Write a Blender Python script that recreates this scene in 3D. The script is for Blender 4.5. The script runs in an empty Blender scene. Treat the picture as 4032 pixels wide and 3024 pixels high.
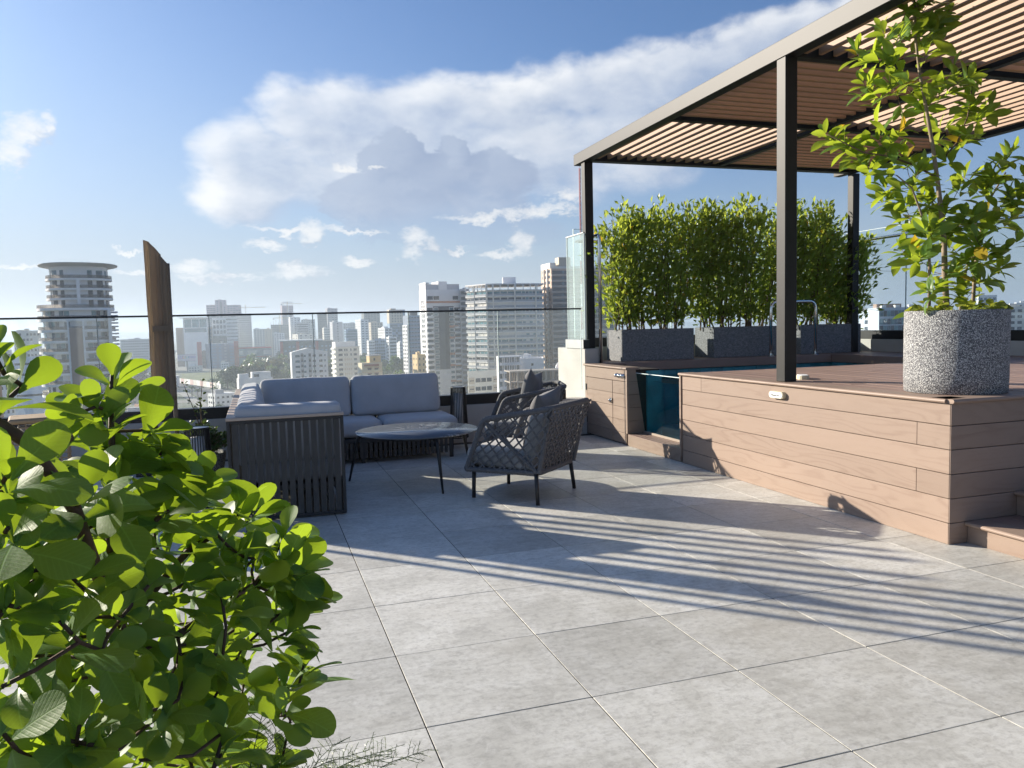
import bpy, bmesh, math, random
from mathutils import Vector, Matrix, Euler
R = math.radians
HAZE = 2.6e-4
DATA = {"CAM":{"loc":[-0.4729,-2.4754,1.3253],"rt":[0.950571,-0.309588,-0.023892],"up":[0.045907,0.064021,0.996892],"fw":[0.307096,0.948713,-0.075069],"fov":1.1607381768643596},"B":[["cylinder",-61.61,258.84,13.17,21.08,24.0,-45.0,9.65],["hq_low",-107.48,1170.88,5.21,47.26,30.0,-45.0,8.75],["hq_glass",-97.01,1162.2,4.74,31.29,20.0,-45.0,21.69],["grey_blue",-64.62,1072.59,3.41,39.29,30.0,-45.0,-13.28],["red_fin",-29.62,1059.08,1.57,5.51,6.0,-45.0,-10.73],["red_fin2",-74.07,1065.13,3.94,5.38,6.0,-45.0,-10.47],["dark_link",-69.6,1079.48,3.66,5.48,10.0,-45.0,-23.2],["white_office",-61.58,1198.1,2.91,34.38,30.0,-45.0,21.92],["twin_left",-91.12,1608.31,3.22,23.31,30.0,-45.0,52.89],["twin_mid",-74.39,1592.32,2.65,20.49,30.0,-45.0,61.76],["twin_right",-54.02,1596.23,1.92,26.29,30.0,-45.0,51.96],["hotel",-29.96,1272.14,1.33,21.85,25.0,-45.0,27.14],["mall",-24.42,1059.5,1.29,40.42,40.0,-45.0,-20.63],["mall2",25.24,990.62,-1.48,63.36,40.0,-45.0,-12.11],["concrete_frame",24.82,1570.55,-0.92,32.84,25.0,-45.0,13.1],["mid_a",-7.18,1580.97,0.24,21.4,20.0,-45.0,5.15],["mid_b",11.88,1469.35,-0.48,13.49,20.0,-45.0,4.43],["mid_c",23.1,1254.86,-1.07,16.11,20.0,-45.0,-2.95],["crane_tower",52.89,1772.24,18.28,25.06,9.35,-45.0,55.84],["white_slab",52.39,1350.74,17.76,17.45,7.17,-45.0,22.54],["dark_stripe",61.08,1326.82,-2.65,19.34,20.0,-45.0,12.44],["beige_far",80.47,1552.43,-2.98,26.02,20.0,-45.0,20.93],["low_a",53.78,1139.45,22.28,24.32,18.18,-45.0,-4.85],["dark_glass",95.8,1336.6,-4.11,15.22,20.0,-45.0,27.75],["tall_grey",129.16,1536.57,15.19,20.36,11.17,-45.0,41.05],["pale_fin",100.71,1124.16,14.87,14.95,11.31,-45.0,11.09],["low_b",84.75,1076.65,15.48,8.52,5.85,-45.0,2.77],["mid_d",166.99,1629.67,-5.86,28.07,20.0,-45.0,12.95],["blue_small",107.59,1016.5,13.95,15.36,7.49,-45.0,0.08],["white_mid",132.15,1061.22,17.89,11.54,16.87,-45.0,12.8],["dark_top",169.35,1312.64,12.64,28.16,12.24,-45.0,27.59],["beige_mid",152.07,1107.44,12.17,17.75,9.33,-45.0,9.09],["white_lit",139.36,900.74,16.2,9.62,18.77,-45.0,0.88],["white_low",135.53,849.28,10.93,9.35,8.05,-45.0,-9.12],["glass_beige",153.0,949.01,10.84,20.34,8.09,-45.0,22.85],["glass_low",121.18,864.5,-7.99,12.42,14.0,-45.0,-11.64],["stripe_blue",119.0,643.83,14.53,13.56,9.54,-45.0,11.49],["low_c",114.51,856.13,12.37,6.97,6.4,-45.0,-12.46],["low_d",129.27,745.9,10.16,5.93,8.55,-45.0,-13.74],["white_apt",16.88,445.17,7.78,19.93,4.69,-45.0,-10.77],["beige_apt",44.87,488.76,12.73,15.29,7.49,-45.0,-9.4],["yellow_house",52.45,423.04,14.91,11.74,5.43,-45.0,-17.14],["yellow_apt",80.04,408.78,13.92,4.76,6.42,-45.0,-13.85],["white_dark",88.4,421.87,6.17,19.96,11.99,-45.0,21.95],["white_wing",106.71,418.02,-14.3,4.91,14.0,-45.0,21.18],["round",102.11,385.78,-14.8,39.17,30.0,-45.0,23.1],["podium",83.75,317.97,15.27,15.74,0.21,-45.0,-17.71],["grid_white",87.23,285.21,-1.95,9.06,2.28,-45.0,-10.49],["white_box",97.08,287.28,-18.61,9.12,16.0,-45.0,-12.59],["frame",76.09,236.13,-5.79,17.11,1.18,-45.0,-13.5],["salmon",72.71,184.53,-21.37,4.15,12.0,-45.0,-9.99],["brown",150.48,391.11,-0.98,37.23,16.55,-45.0,31.2],["roof_house",-11.18,443.77,13.37,18.18,5.01,-45.0,-24.03],["office_r",256.81,272.15,-21.13,19.38,21.9,-45.0,5.05],["house_r1",438.17,381.75,-33.78,10.5,3.81,-45.0,12.4],["house_r2",379.67,316.47,-35.0,14.25,4.52,-45.0,4.09],["house_r3",553.72,449.54,-35.8,16.84,6.4,-45.0,8.49],["left_block",-137.07,526.93,14.47,13.84,20.0,-45.0,4.24],["left_white",-96.24,344.97,35.41,5.27,9.7,-45.0,-4.39],["left_store",-99.69,377.72,22.63,11.95,2.61,-45.0,-8.02],["left_far",-159.8,1050.88,8.6,36.51,20.0,-45.0,-5.6]],"BUSH":[[-0.697,-1.09,1.262,0.0671],[-0.702,-1.095,1.187,0.061],[-0.747,-1.39,1.266,0.0772],[-0.764,-1.434,1.308,0.0439],[-0.749,-1.131,1.207,0.0507],[-0.713,-1.142,1.216,0.0585],[-0.638,-1.064,1.171,0.074],[-0.756,-1.027,1.153,0.055],[-0.696,-1.049,1.126,0.0761],[-0.614,-1.025,1.09,0.0703],[-0.665,-1.061,1.1,0.0761],[-0.632,-1.069,1.129,0.0719],[-0.577,-0.987,1.062,0.0774],[-0.531,-0.902,0.993,0.0781],[-0.495,-0.862,0.971,0.0756],[-0.439,-0.833,0.906,0.0833],[-0.408,-0.849,0.838,0.0885],[-0.461,-0.829,0.865,0.0781],[-0.39,-0.84,0.758,0.0896],[-0.433,-0.85,0.714,0.0781],[-0.499,-0.92,0.89,0.0732],[-0.56,-1.0,0.966,0.0729],[-0.628,-1.078,1.031,0.0719],[-0.693,-1.159,1.079,0.0703],[-0.742,-1.245,1.119,0.0716],[-0.745,-1.472,1.176,0.0744],[-0.75,-1.475,1.111,0.0687],[-0.609,-0.979,1.035,0.0683],[-0.732,-1.098,1.025,0.0691],[-0.474,-0.882,0.809,0.0756],[-0.544,-0.959,0.877,0.0755],[-0.411,-0.862,0.651,0.0781],[-0.454,-0.903,0.623,0.0756],[-0.589,-1.047,0.923,0.0703],[-0.645,-0.835,0.596,0.0919],[-0.563,-1.119,0.618,0.0642],[-0.444,-0.638,0.536,0.075],[-0.692,-1.008,0.95,0.0692],[-0.801,-1.37,1.073,0.0706],[-0.547,-0.742,0.917,0.0693],[-0.836,-1.019,0.588,0.0598],[-0.722,-1.28,0.979,0.057],[-0.83,-1.211,0.997,0.0436],[-0.517,-0.94,0.776,0.073],[-0.556,-1.116,0.656,0.0732],[-0.693,-1.319,0.897,0.0531],[-0.765,-1.35,0.769,0.0701],[-0.465,-0.892,0.466,0.073],[-0.653,-1.192,0.746,0.0661],[-0.784,-0.918,0.733,0.0659],[-0.866,-0.988,0.734,0.0566],[-0.837,-1.272,0.728,0.0512],[-0.814,-1.016,0.787,0.0643],[-0.734,-0.856,1.024,0.0587],[-0.667,-1.2,0.723,0.0651],[-0.764,-1.405,0.997,0.0676],[-0.807,-0.9,0.818,0.0816],[-0.564,-0.995,0.803,0.0674],[-0.858,-0.983,0.895,0.0789],[-0.616,-1.026,0.811,0.056],[-0.81,-0.984,0.672,0.0635],[-0.55,-0.802,0.543,0.0861],[-0.6,-0.718,0.83,0.0879],[-0.665,-0.91,0.918,0.0711],[-0.529,-0.738,0.594,0.0782],[-0.782,-0.943,0.613,0.0757],[-0.654,-1.162,0.852,0.0695],[-0.572,-1.06,0.693,0.0755],[-0.646,-1.019,0.723,0.0717],[-0.612,-0.85,0.915,0.0801],[-0.787,-1.405,0.986,0.0475],[-0.762,-1.37,1.03,0.0529],[-0.621,-1.082,0.785,0.0766],[-0.809,-1.373,1.003,0.0577],[-0.799,-1.304,0.802,0.0523],[-0.522,-0.721,0.738,0.0891],[-0.692,-0.795,0.449,0.0827],[-0.703,-1.34,0.777,0.0541],[-0.626,-1.022,0.597,0.0668],[-0.827,-0.944,0.924,0.0647],[-0.67,-1.101,0.889,0.0764],[-0.802,-1.261,0.873,0.0613],[-0.531,-0.97,0.922,0.0609],[-0.622,-1.144,0.734,0.0695],[-0.742,-1.205,0.88,0.0655],[-0.553,-1.102,0.782,0.0585],[-0.739,-0.883,0.531,0.0753],[-0.832,-1.313,0.835,0.0659],[-0.722,-1.34,0.807,0.0737],[-0.603,-0.708,0.369,0.092],[-0.79,-1.416,0.853,0.0621],[-0.733,-1.306,0.754,0.0696],[-0.718,-0.999,0.996,0.0539],[-0.856,-1.157,0.859,0.0673],[-0.657,-0.772,0.73,0.0753],[-0.777,-1.441,0.916,0.0602],[-0.783,-1.278,1.039,0.0725],[-0.824,-0.939,1.017,0.0729],[-0.609,-1.069,0.902,0.061],[-0.552,-1.072,0.873,0.0533],[-0.82,-0.988,1.067,0.0652],[-0.68,-1.239,0.914,0.0482],[-0.732,-1.306,1.023,0.0593],[-0.726,-1.383,0.966,0.0722],[-0.76,-1.019,0.596,0.0718],[-0.676,-1.221,0.685,0.0625],[-0.787,-1.034,0.748,0.0559],[-0.878,-1.03,0.9,0.0598],[-0.732,-1.222,0.914,0.0777],[-0.618,-0.884,0.493,0.0735],[-0.645,-1.189,0.946,0.0485],[-0.471,-0.635,0.651,0.0722],[-0.702,-1.328,1.118,0.077],[-0.782,-1.244,0.911,0.0694],[-0.766,-1.337,1.113,0.0513],[-0.693,-1.176,0.841,0.0484],[-0.569,-0.721,0.654,0.0891],[-0.516,-1.02,0.859,0.0567],[-0.778,-1.001,1.053,0.0674],[-0.772,-1.439,1.146,0.0527],[-0.509,-0.811,0.426,0.0718],[-0.695,-1.131,0.928,0.0486],[-0.664,-0.887,0.572,0.0618],[-0.673,-0.898,0.961,0.0709],[-0.456,-0.979,0.598,0.0677],[-0.46,-0.842,0.745,0.0772],[-0.562,-0.887,0.486,0.0918],[-0.764,-1.104,1.007,0.0575],[-0.745,-0.989,0.829,0.0647]],"BRANCH":[[[-0.777,-1.415,1.23],[-0.758,-1.412,1.213],[-0.744,-1.396,1.196],[-0.728,-1.353,1.142],[-0.718,-1.307,1.094],[-0.708,-1.216,0.96]],[[-0.744,-1.396,1.196],[-0.736,-1.327,1.179],[-0.732,-1.243,1.182]],[[-0.73,-1.302,1.119],[-0.716,-1.233,1.115],[-0.714,-1.149,1.113]],[[-0.701,-1.094,1.203],[-0.702,-1.096,1.171],[-0.706,-1.079,1.106],[-0.713,-1.105,1.009],[-0.692,-1.176,0.865]],[[-0.527,-0.904,0.976],[-0.566,-0.895,0.94],[-0.616,-0.912,0.916],[-0.684,-1.021,0.859]],[[-0.461,-0.85,0.866],[-0.502,-0.872,0.825],[-0.554,-0.909,0.809],[-0.628,-1.044,0.805]],[[-0.639,-1.054,1.023],[-0.678,-1.014,0.977],[-0.72,-1.054,0.954]]],"TREE":[[3.181,1.942,2.565],[3.209,1.827,2.472],[3.308,1.855,2.418],[3.282,1.724,2.388],[3.306,1.697,2.302],[3.343,1.618,2.45],[3.517,1.713,2.412],[3.43,1.491,2.503],[3.285,1.7,2.836],[3.37,1.717,2.759],[3.227,1.693,3.034],[3.199,1.552,2.917],[3.228,1.417,2.867],[3.198,1.448,3.07],[3.402,1.542,3.084],[3.55,1.643,3.299],[3.773,1.675,3.272],[3.887,1.613,3.294],[3.553,1.456,2.976],[4.007,1.675,2.969],[3.315,1.497,2.77],[3.595,1.672,2.827],[3.695,1.254,2.764],[4.012,1.552,2.741],[4.101,1.468,2.67],[4.14,1.623,2.643],[3.858,1.673,2.571],[3.7,1.609,2.672],[3.871,1.654,2.825],[3.96,1.539,2.475],[3.761,1.516,2.326],[3.978,1.208,2.322],[4.004,1.374,2.226],[3.66,1.722,2.384],[3.457,1.389,2.241],[3.791,1.791,3.207],[3.733,1.55,3.132],[3.537,1.542,3.359],[3.474,1.326,3.28],[3.463,1.569,3.423],[3.503,1.432,3.431],[3.41,1.642,2.167],[3.472,1.762,2.099],[3.607,1.715,1.972],[3.475,1.565,1.757],[3.447,1.436,1.697],[3.373,1.295,1.684],[3.537,1.613,2.054],[3.825,1.446,2.13],[4.059,1.465,2.124],[4.038,1.268,2.09],[3.891,1.595,1.797],[3.505,1.327,1.854],[3.838,1.264,1.73],[3.892,1.221,1.695],[4.105,1.356,1.628],[4.068,1.525,1.558],[3.798,1.181,1.553],[3.881,1.439,1.675],[3.731,1.561,1.611],[3.514,1.303,1.5],[3.365,1.254,1.483],[3.825,1.403,1.487],[3.678,1.66,2.162],[3.791,1.644,2.064],[3.814,1.544,2.016],[3.786,1.363,1.942],[3.88,1.336,1.924],[4.039,1.346,1.928],[4.327,1.478,1.968],[4.066,1.215,2.067],[4.09,1.204,2.189],[4.126,1.392,2.29],[4.033,1.632,2.252],[3.728,1.235,1.8],[3.363,1.265,1.844],[3.94,1.122,1.775],[3.529,1.527,1.879],[3.811,1.46,1.875]],"STEMS":[[[3.736,1.436,1.368],[3.729,1.455,1.584],[3.735,1.469,1.779],[3.708,1.474,2.003],[3.686,1.486,2.196],[3.657,1.502,2.42],[3.618,1.525,2.676],[3.585,1.54,2.866],[3.563,1.553,3.071],[3.571,1.577,3.407]],[[3.544,1.395,1.402],[3.556,1.409,1.629],[3.541,1.408,1.818],[3.48,1.42,1.99],[3.433,1.435,2.116],[3.33,1.453,2.193]],[[3.975,1.464,1.368],[4.004,1.475,1.634],[4.073,1.494,1.883],[4.165,1.512,2.086],[4.295,1.515,2.256]],[[3.979,1.569,1.383],[4.043,1.586,1.592],[4.101,1.583,1.794],[4.128,1.575,2.061]],[[3.686,1.486,2.196],[3.519,1.504,2.272],[3.346,1.533,2.326],[3.18,1.567,2.349],[2.96,1.626,2.461]],[[3.76,1.504,2.33],[3.862,1.5,2.43],[3.949,1.506,2.596],[4.008,1.525,2.813]]],"CA":[[-0.3116,0.2072,0.0699,0.0488],[-0.2564,0.2473,0.0633,0.0433],[-0.185,0.2426,0.1082,0.0542],[-0.1109,0.2542,0.127,0.0467],[0.0048,0.2653,0.1493,0.0425],[0.1203,0.2776,0.1446,0.0433],[0.2325,0.2952,0.1367,0.0418],[0.3386,0.3109,0.1267,0.04],[0.4603,0.3207,0.1209,0.0355],[-0.1703,0.1866,0.1906,0.0564],[0.0325,0.212,0.1716,0.0693],[-0.3187,0.1675,0.0698,0.0368],[0.1763,0.2271,0.1365,0.0573]],"CB":[[-0.1361,0.2204,0.0332,0.0246],[-0.1413,0.2031,0.043,0.0296],[-0.1105,0.184,0.0753,0.0381],[-0.0673,0.2139,0.022,0.0259],[-0.177,0.1591,0.0599,0.034],[-0.0235,0.1831,0.0641,0.034],[-0.0973,0.145,0.1341,0.0346],[-0.0574,0.119,0.1345,0.0283]],"CC":[[-0.5395,0.216,0.0313,0.0195],[-0.5598,0.1932,0.0262,0.0196],[-0.5165,0.2262,0.0106,0.0113],[-0.2064,0.1954,0.019,0.0048],[-0.1632,0.1954,0.0114,0.0038],[-0.2445,0.12,0.0183,0.0166],[-0.262,0.1215,0.0638,0.005],[-0.2979,0.1031,0.0216,0.0077],[-0.1954,0.1201,0.0454,0.0039],[-0.1129,0.1112,0.0278,0.017],[-0.125,0.0942,0.0203,0.0143],[-0.09,0.1023,0.0128,0.0114],[-0.0113,0.0894,0.0352,0.0081],[0.0154,0.1031,0.0164,0.0194],[-0.0219,0.1343,0.0702,0.0074],[0.0543,0.1436,0.058,0.009],[0.0074,0.1347,0.0263,0.0113],[-0.2588,0.0687,0.0472,0.0095],[-0.2748,0.0783,0.0246,0.0089],[-0.3749,0.0754,0.0257,0.0108],[-0.355,0.0646,0.058,0.0054],[-0.4395,0.0698,0.0292,0.0042],[-0.5481,0.0761,0.0394,0.003],[0.075,0.1581,0.0319,0.01],[-0.4523,0.0972,0.0134,0.0026],[-0.1798,0.0862,0.0257,0.0057],[-0.0668,0.0962,0.0117,0.0034]],"AZ0":0.3130534148957927,"ANT":[[120.122,279.394,60.573],[119.485,277.868,38.678]],"CRANE":[[[-19.614,1567.588,50.099],[-20.895,1565.8,22.267],1480],[[41.074,1556.82,29.069],[40.994,1555.124,7.306],1490],[[64.235,1762.781,62.524],[64.65,1761.561,48.799],1690]],"BILL":[[-93.33,1026.867,-24.86],[-72.434,1020.134,-24.46],[-72.509,1019.524,-32.476],[-93.112,1026.161,-32.883],[-83.498,1021.883,-47.618]]}

# ------------------------------------------------------------------ camera, sky, sun, exposure
sc = bpy.context.scene
col = sc.collection
cd = DATA['CAM']
cam = bpy.data.cameras.new('camera')
cam.sensor_fit = 'HORIZONTAL'
cam.angle = cd['fov']
cam.clip_start = 0.05
cam.clip_end = 30000
camo = bpy.data.objects.new('camera', cam)
col.objects.link(camo)
_r, _u, _f, _l = cd['rt'], cd['up'], cd['fw'], cd['loc']
camo.matrix_world = Matrix(((_r[0], _u[0], -_f[0], _l[0]), (_r[1], _u[1], -_f[1], _l[1]), (_r[2], _u[2], -_f[2], _l[2]), (0, 0, 0, 1)))
sc.camera = camo

SUN_AZ, SUN_EL = R(134.2), R(19.2)          # direction towards the sun, azimuth counted from +X
sun = bpy.data.lights.new('sun', 'SUN')
sun.energy = 5.0
sun.angle = R(0.45)
sun.color = (1.0, 0.90, 0.76)
suno = bpy.data.objects.new('sun', sun)
col.objects.link(suno)
sd = Vector((math.cos(SUN_EL) * math.cos(SUN_AZ), math.cos(SUN_EL) * math.sin(SUN_AZ), math.sin(SUN_EL)))
suno.rotation_euler = sd.to_track_quat('Z', 'Y').to_euler()
suno.location = (-20, 20, 30)

sc.view_settings.view_transform = 'Standard'
sc.view_settings.look = 'None'
sc.view_settings.gamma = 1
sc.view_settings.use_curve_mapping = False
sc.view_settings.exposure = 1.0
sc.render.engine = 'CYCLES'
sc.cycles.max_bounces = 10
sc.cycles.transparent_max_bounces = 24
sc.cycles.caustics_reflective = False
sc.cycles.caustics_refractive = False
sc.cycles.volume_bounces = 0
sc.cycles.sample_clamp_indirect = 6


class X:
    """node-socket expression: X(tree, socket or number) with + - * / and a few functions"""
    def __init__(s, t, v):
        s.t, s.v = t, v
    def _m(s, op, *o):
        n = s.t.nodes.new('ShaderNodeMath')
        n.operation = op
        for i, a in enumerate((s,) + o):
            a = a.v if isinstance(a, X) else a
            if isinstance(a, (int, float)):
                n.inputs[i].default_value = a
            else:
                s.t.links.new(a, n.inputs[i])
        return X(s.t, n.outputs[0])
    def __add__(s, o): return s._m('ADD', o)
    def __radd__(s, o): return s._m('ADD', o)
    def __sub__(s, o): return s._m('SUBTRACT', o)
    def __rsub__(s, o): return X(s.t, o)._m('SUBTRACT', s)
    def __mul__(s, o): return s._m('MULTIPLY', o)
    def __rmul__(s, o): return s._m('MULTIPLY', o)
    def __truediv__(s, o): return s._m('DIVIDE', o)
    def mx(s, o): return s._m('MAXIMUM', o)
    def mn(s, o): return s._m('MINIMUM', o)
    def pw(s, o): return s._m('POWER', o)
    def sin(s): return s._m('SINE')
    def sm(s, a, b):
        n = s.t.nodes.new('ShaderNodeMapRange')
        n.interpolation_type = 'SMOOTHSTEP'
        s.t.links.new(s.v, n.inputs['Value'])
        n.inputs['From Min'].default_value, n.inputs['From Max'].default_value = a, b
        return X(s.t, n.outputs[0])


def mixc(t, fac, a, b, mode='MIX'):
    n = t.nodes.new('ShaderNodeMix')
    n.data_type = 'RGBA'
    n.blend_type = mode
    fac = fac.v if isinstance(fac, X) else fac
    for sock, v in ((n.inputs[0], fac), (n.inputs[6], a), (n.inputs[7], b)):
        if isinstance(v, (int, float)):
            sock.default_value = v
        elif isinstance(v, tuple):
            sock.default_value = v + (1,) if len(v) == 3 else v
        else:
            t.links.new(v, sock)
    return n.outputs[2]


def noise(t, vec, scale, detail=4, rough=0.55, dist=0.0, out='Fac'):
    n = t.nodes.new('ShaderNodeTexNoise')
    if vec is not None:
        t.links.new(vec, n.inputs['Vector'])
    n.inputs['Scale'].default_value = scale
    n.inputs['Detail'].default_value = detail
    n.inputs['Roughness'].default_value = rough
    n.inputs['Distortion'].default_value = dist
    return X(t, n.outputs['Fac']) if out == 'Fac' else n.outputs['Color']


def build_world():
    w = bpy.data.worlds.new('World')
    sc.world = w
    w.use_nodes = True
    t = w.node_tree
    t.nodes.clear()
    out = t.nodes.new('ShaderNodeOutputWorld')
    bg = t.nodes.new('ShaderNodeBackground')
    bg.inputs['Strength'].default_value = 0.065
    t.links.new(bg.outputs[0], out.inputs[0])
    sky = t.nodes.new('ShaderNodeTexSky')
    sky.sky_type = 'NISHITA'
    sky.sun_disc = False
    sky.sun_elevation = SUN_EL
    sky.sun_rotation = (R(90) - SUN_AZ) % (2 * math.pi)
    sky.altitude = 40
    sky.air_density = 1.0
    sky.dust_density = 1.5
    sky.ozone_density = 4.0
    tc = t.nodes.new('ShaderNodeTexCoord')
    sep = t.nodes.new('ShaderNodeSeparateXYZ')
    t.links.new(tc.outputs['Generated'], sep.inputs[0])
    x, y, z = (X(t, sep.outputs[i]) for i in range(3))
    a0 = DATA['AZ0']
    c, s = math.cos(a0), math.sin(a0)
    fwd = x * s + y * c
    rgt = x * c - y * s
    u = rgt._m('ARCTAN2', fwd)
    v = z._m('ARCSINE')
    def vec(U, V):
        cmb = t.nodes.new('ShaderNodeCombineXYZ')
        t.links.new(U.v, cmb.inputs[0])
        t.links.new((V * 1.7).v, cmb.inputs[1])
        return cmb.outputs[0]

    def field(blobs, U, V):
        F = None
        for (a, b, p, q) in blobs:
            du = (U - a) / p
            dv = (V - b) / q
            e = 1.0 - (du * du + dv * dv)
            F = e if F is None else F.mx(e)
        return F

    def fields(U, V):
        """cloud thickness of the high anvil, the tower in front and the small cumulus at one direction"""
        P = vec(U, V)
        n1 = noise(t, P, 8, 3, 0.55, 0.25)
        n2 = noise(t, P, 24, 8, 0.66, 0.25)
        nw = noise(t, P, 13, 3, 0.5, 0, 'Color')
        ws = t.nodes.new('ShaderNodeSeparateColor')
        t.links.new(nw, ws.inputs[0])
        uw = U + (X(t, ws.outputs[0]) - 0.5) * 0.07
        vw = V + (X(t, ws.outputs[1]) - 0.5) * 0.055
        a = field(DATA['CA'], uw, vw) + (n1 - 0.5) * 1.4 + (n2 - 0.5) * 0.95
        b = field(DATA['CB'], uw + (n2 - 0.5) * 0.05, V * 0.4 + vw * 0.6 + (n2 - 0.5) * 0.05) + (n2 - 0.5) * 1.3 + (n1 - 0.5) * 0.5
        c = field(DATA['CC'], uw, V + (n2 - 0.5) * 0.05) + (n2 - 0.5) * 1.7 + (n1 - 0.5) * 0.6 + (noise(t, P, 75, 6, 0.7, 0.3) - 0.5) * 1.8
        g = noise(t, P, 2.6, 8, 0.6, 0.4) - 0.54
        return a, b, c, g, n1, n2, P

    fa, fb, fc, gen, n1, n2, P = fields(u, v)
    fa2, fb2, fc2, gen2, _, _, _ = fields(u - 0.026, v + 0.016)        # a step towards the sun: relief light
    n3 = noise(t, P, 3.2, 4, 0.55, 0.3)
    streak = noise(t, vec(u * 0.45 + v * 0.5, v * 1.3 - u * 0.25), 11, 6, 0.6, 0.3)
    outside = (u._m('ABSOLUTE') - 0.62).sm(0.0, 0.25)
    base = mixc(t, 1.0, sky.outputs[0], (0.74, 0.91, 1.12), 'MULTIPLY')
    # milky air towards the horizon (thin high cloud and haze)
    veil = (1.0 - v.sm(-0.02, 0.34))
    left = (0.05 - u).sm(-0.2, 0.7)
    sk = mixc(t, veil * 0.42 + left * (1.0 - v.sm(0.12, 0.5)) * 0.35, base, (3.7, 4.35, 5.2))
    sk = mixc(t, (1.0 - v.sm(0.0, 0.17)) * 0.7, sk, (3.9, 4.45, 5.0))
    # high anvil: soft where thin, bright where it faces the sun
    dA = fa.sm(-0.25, 0.75)
    dA = dA * (0.72 + n3.sm(0.3, 0.7) * 0.26)
    rel = ((fa - fa2) * 0.75 + 0.40 + (n3 - 0.5) * 0.9 - fa.sm(0.3, 1.4) * 0.22 + (streak - 0.5) * 0.35).mx(0.0).mn(1.0)
    cA = mixc(t, rel, (3.5, 4.15, 5.35), (7.5, 7.6, 7.7))
    sk = mixc(t, dA, sk, cA)
    # dark tower of cloud in front of it
    dB = fb.sm(-0.05, 0.28)
    fadeB = (v - 0.045).sm(0.0, 0.18)
    cB = mixc(t, ((fb - fb2) * 0.45 + 0.3 + (n1 - 0.5) * 0.4).mx(0.0).mn(1.0), (2.35, 3.0, 4.35), (3.3, 3.95, 5.15))
    sk = mixc(t, dB * fadeB * 0.95, sk, cB)
    # small bright cumulus
    dC = fc.sm(-0.2, 1.35)
    cC = mixc(t, ((fc - fc2) * 0.55 + 0.45).mx(0.0).mn(1.0), (3.5, 3.9, 4.7), (7.4, 7.35, 7.2))
    sk = mixc(t, dC * 0.85, sk, cC)
    dG = gen.sm(0.0, 0.2) * outside * (1.0 - v.sm(0.55, 0.9)) * v.sm(0.0, 0.05)
    cG = mixc(t, ((gen - gen2) * 5.0 + 0.5).mx(0.0).mn(1.0), (3.9, 4.4, 5.4), (7.2, 7.2, 7.3))
    sk = mixc(t, dG * 0.8, sk, cG)
    t.links.new(sk, bg.inputs['Color'])


build_world()

# ------------------------------------------------------------------ mesh helpers
def tag(o, label=None, cat=None, group=None, kind=None):
    if label: o['label'] = label
    if cat: o['category'] = cat
    if group: o['group'] = group
    if kind: o['kind'] = kind
    return o


def empty(name, loc=(0, 0, 0), rz=0.0, label=None, cat=None, group=None, parent=None):
    o = bpy.data.objects.new(name, None)
    o.empty_display_size = 0.1
    o.location = loc
    o.rotation_euler = (0, 0, rz)
    if parent: o.parent = parent
    col.objects.link(o)
    return tag(o, label, cat, group)


def link(name, me, parent=None, loc=None, rot=None, mw=None):
    o = bpy.data.objects.new(name, me)
    if parent: o.parent = parent
    if loc is not None: o.location = loc
    if rot is not None: o.rotation_euler = rot
    if mw is not None: o.matrix_local = mw
    col.objects.link(o)
    return o


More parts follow.
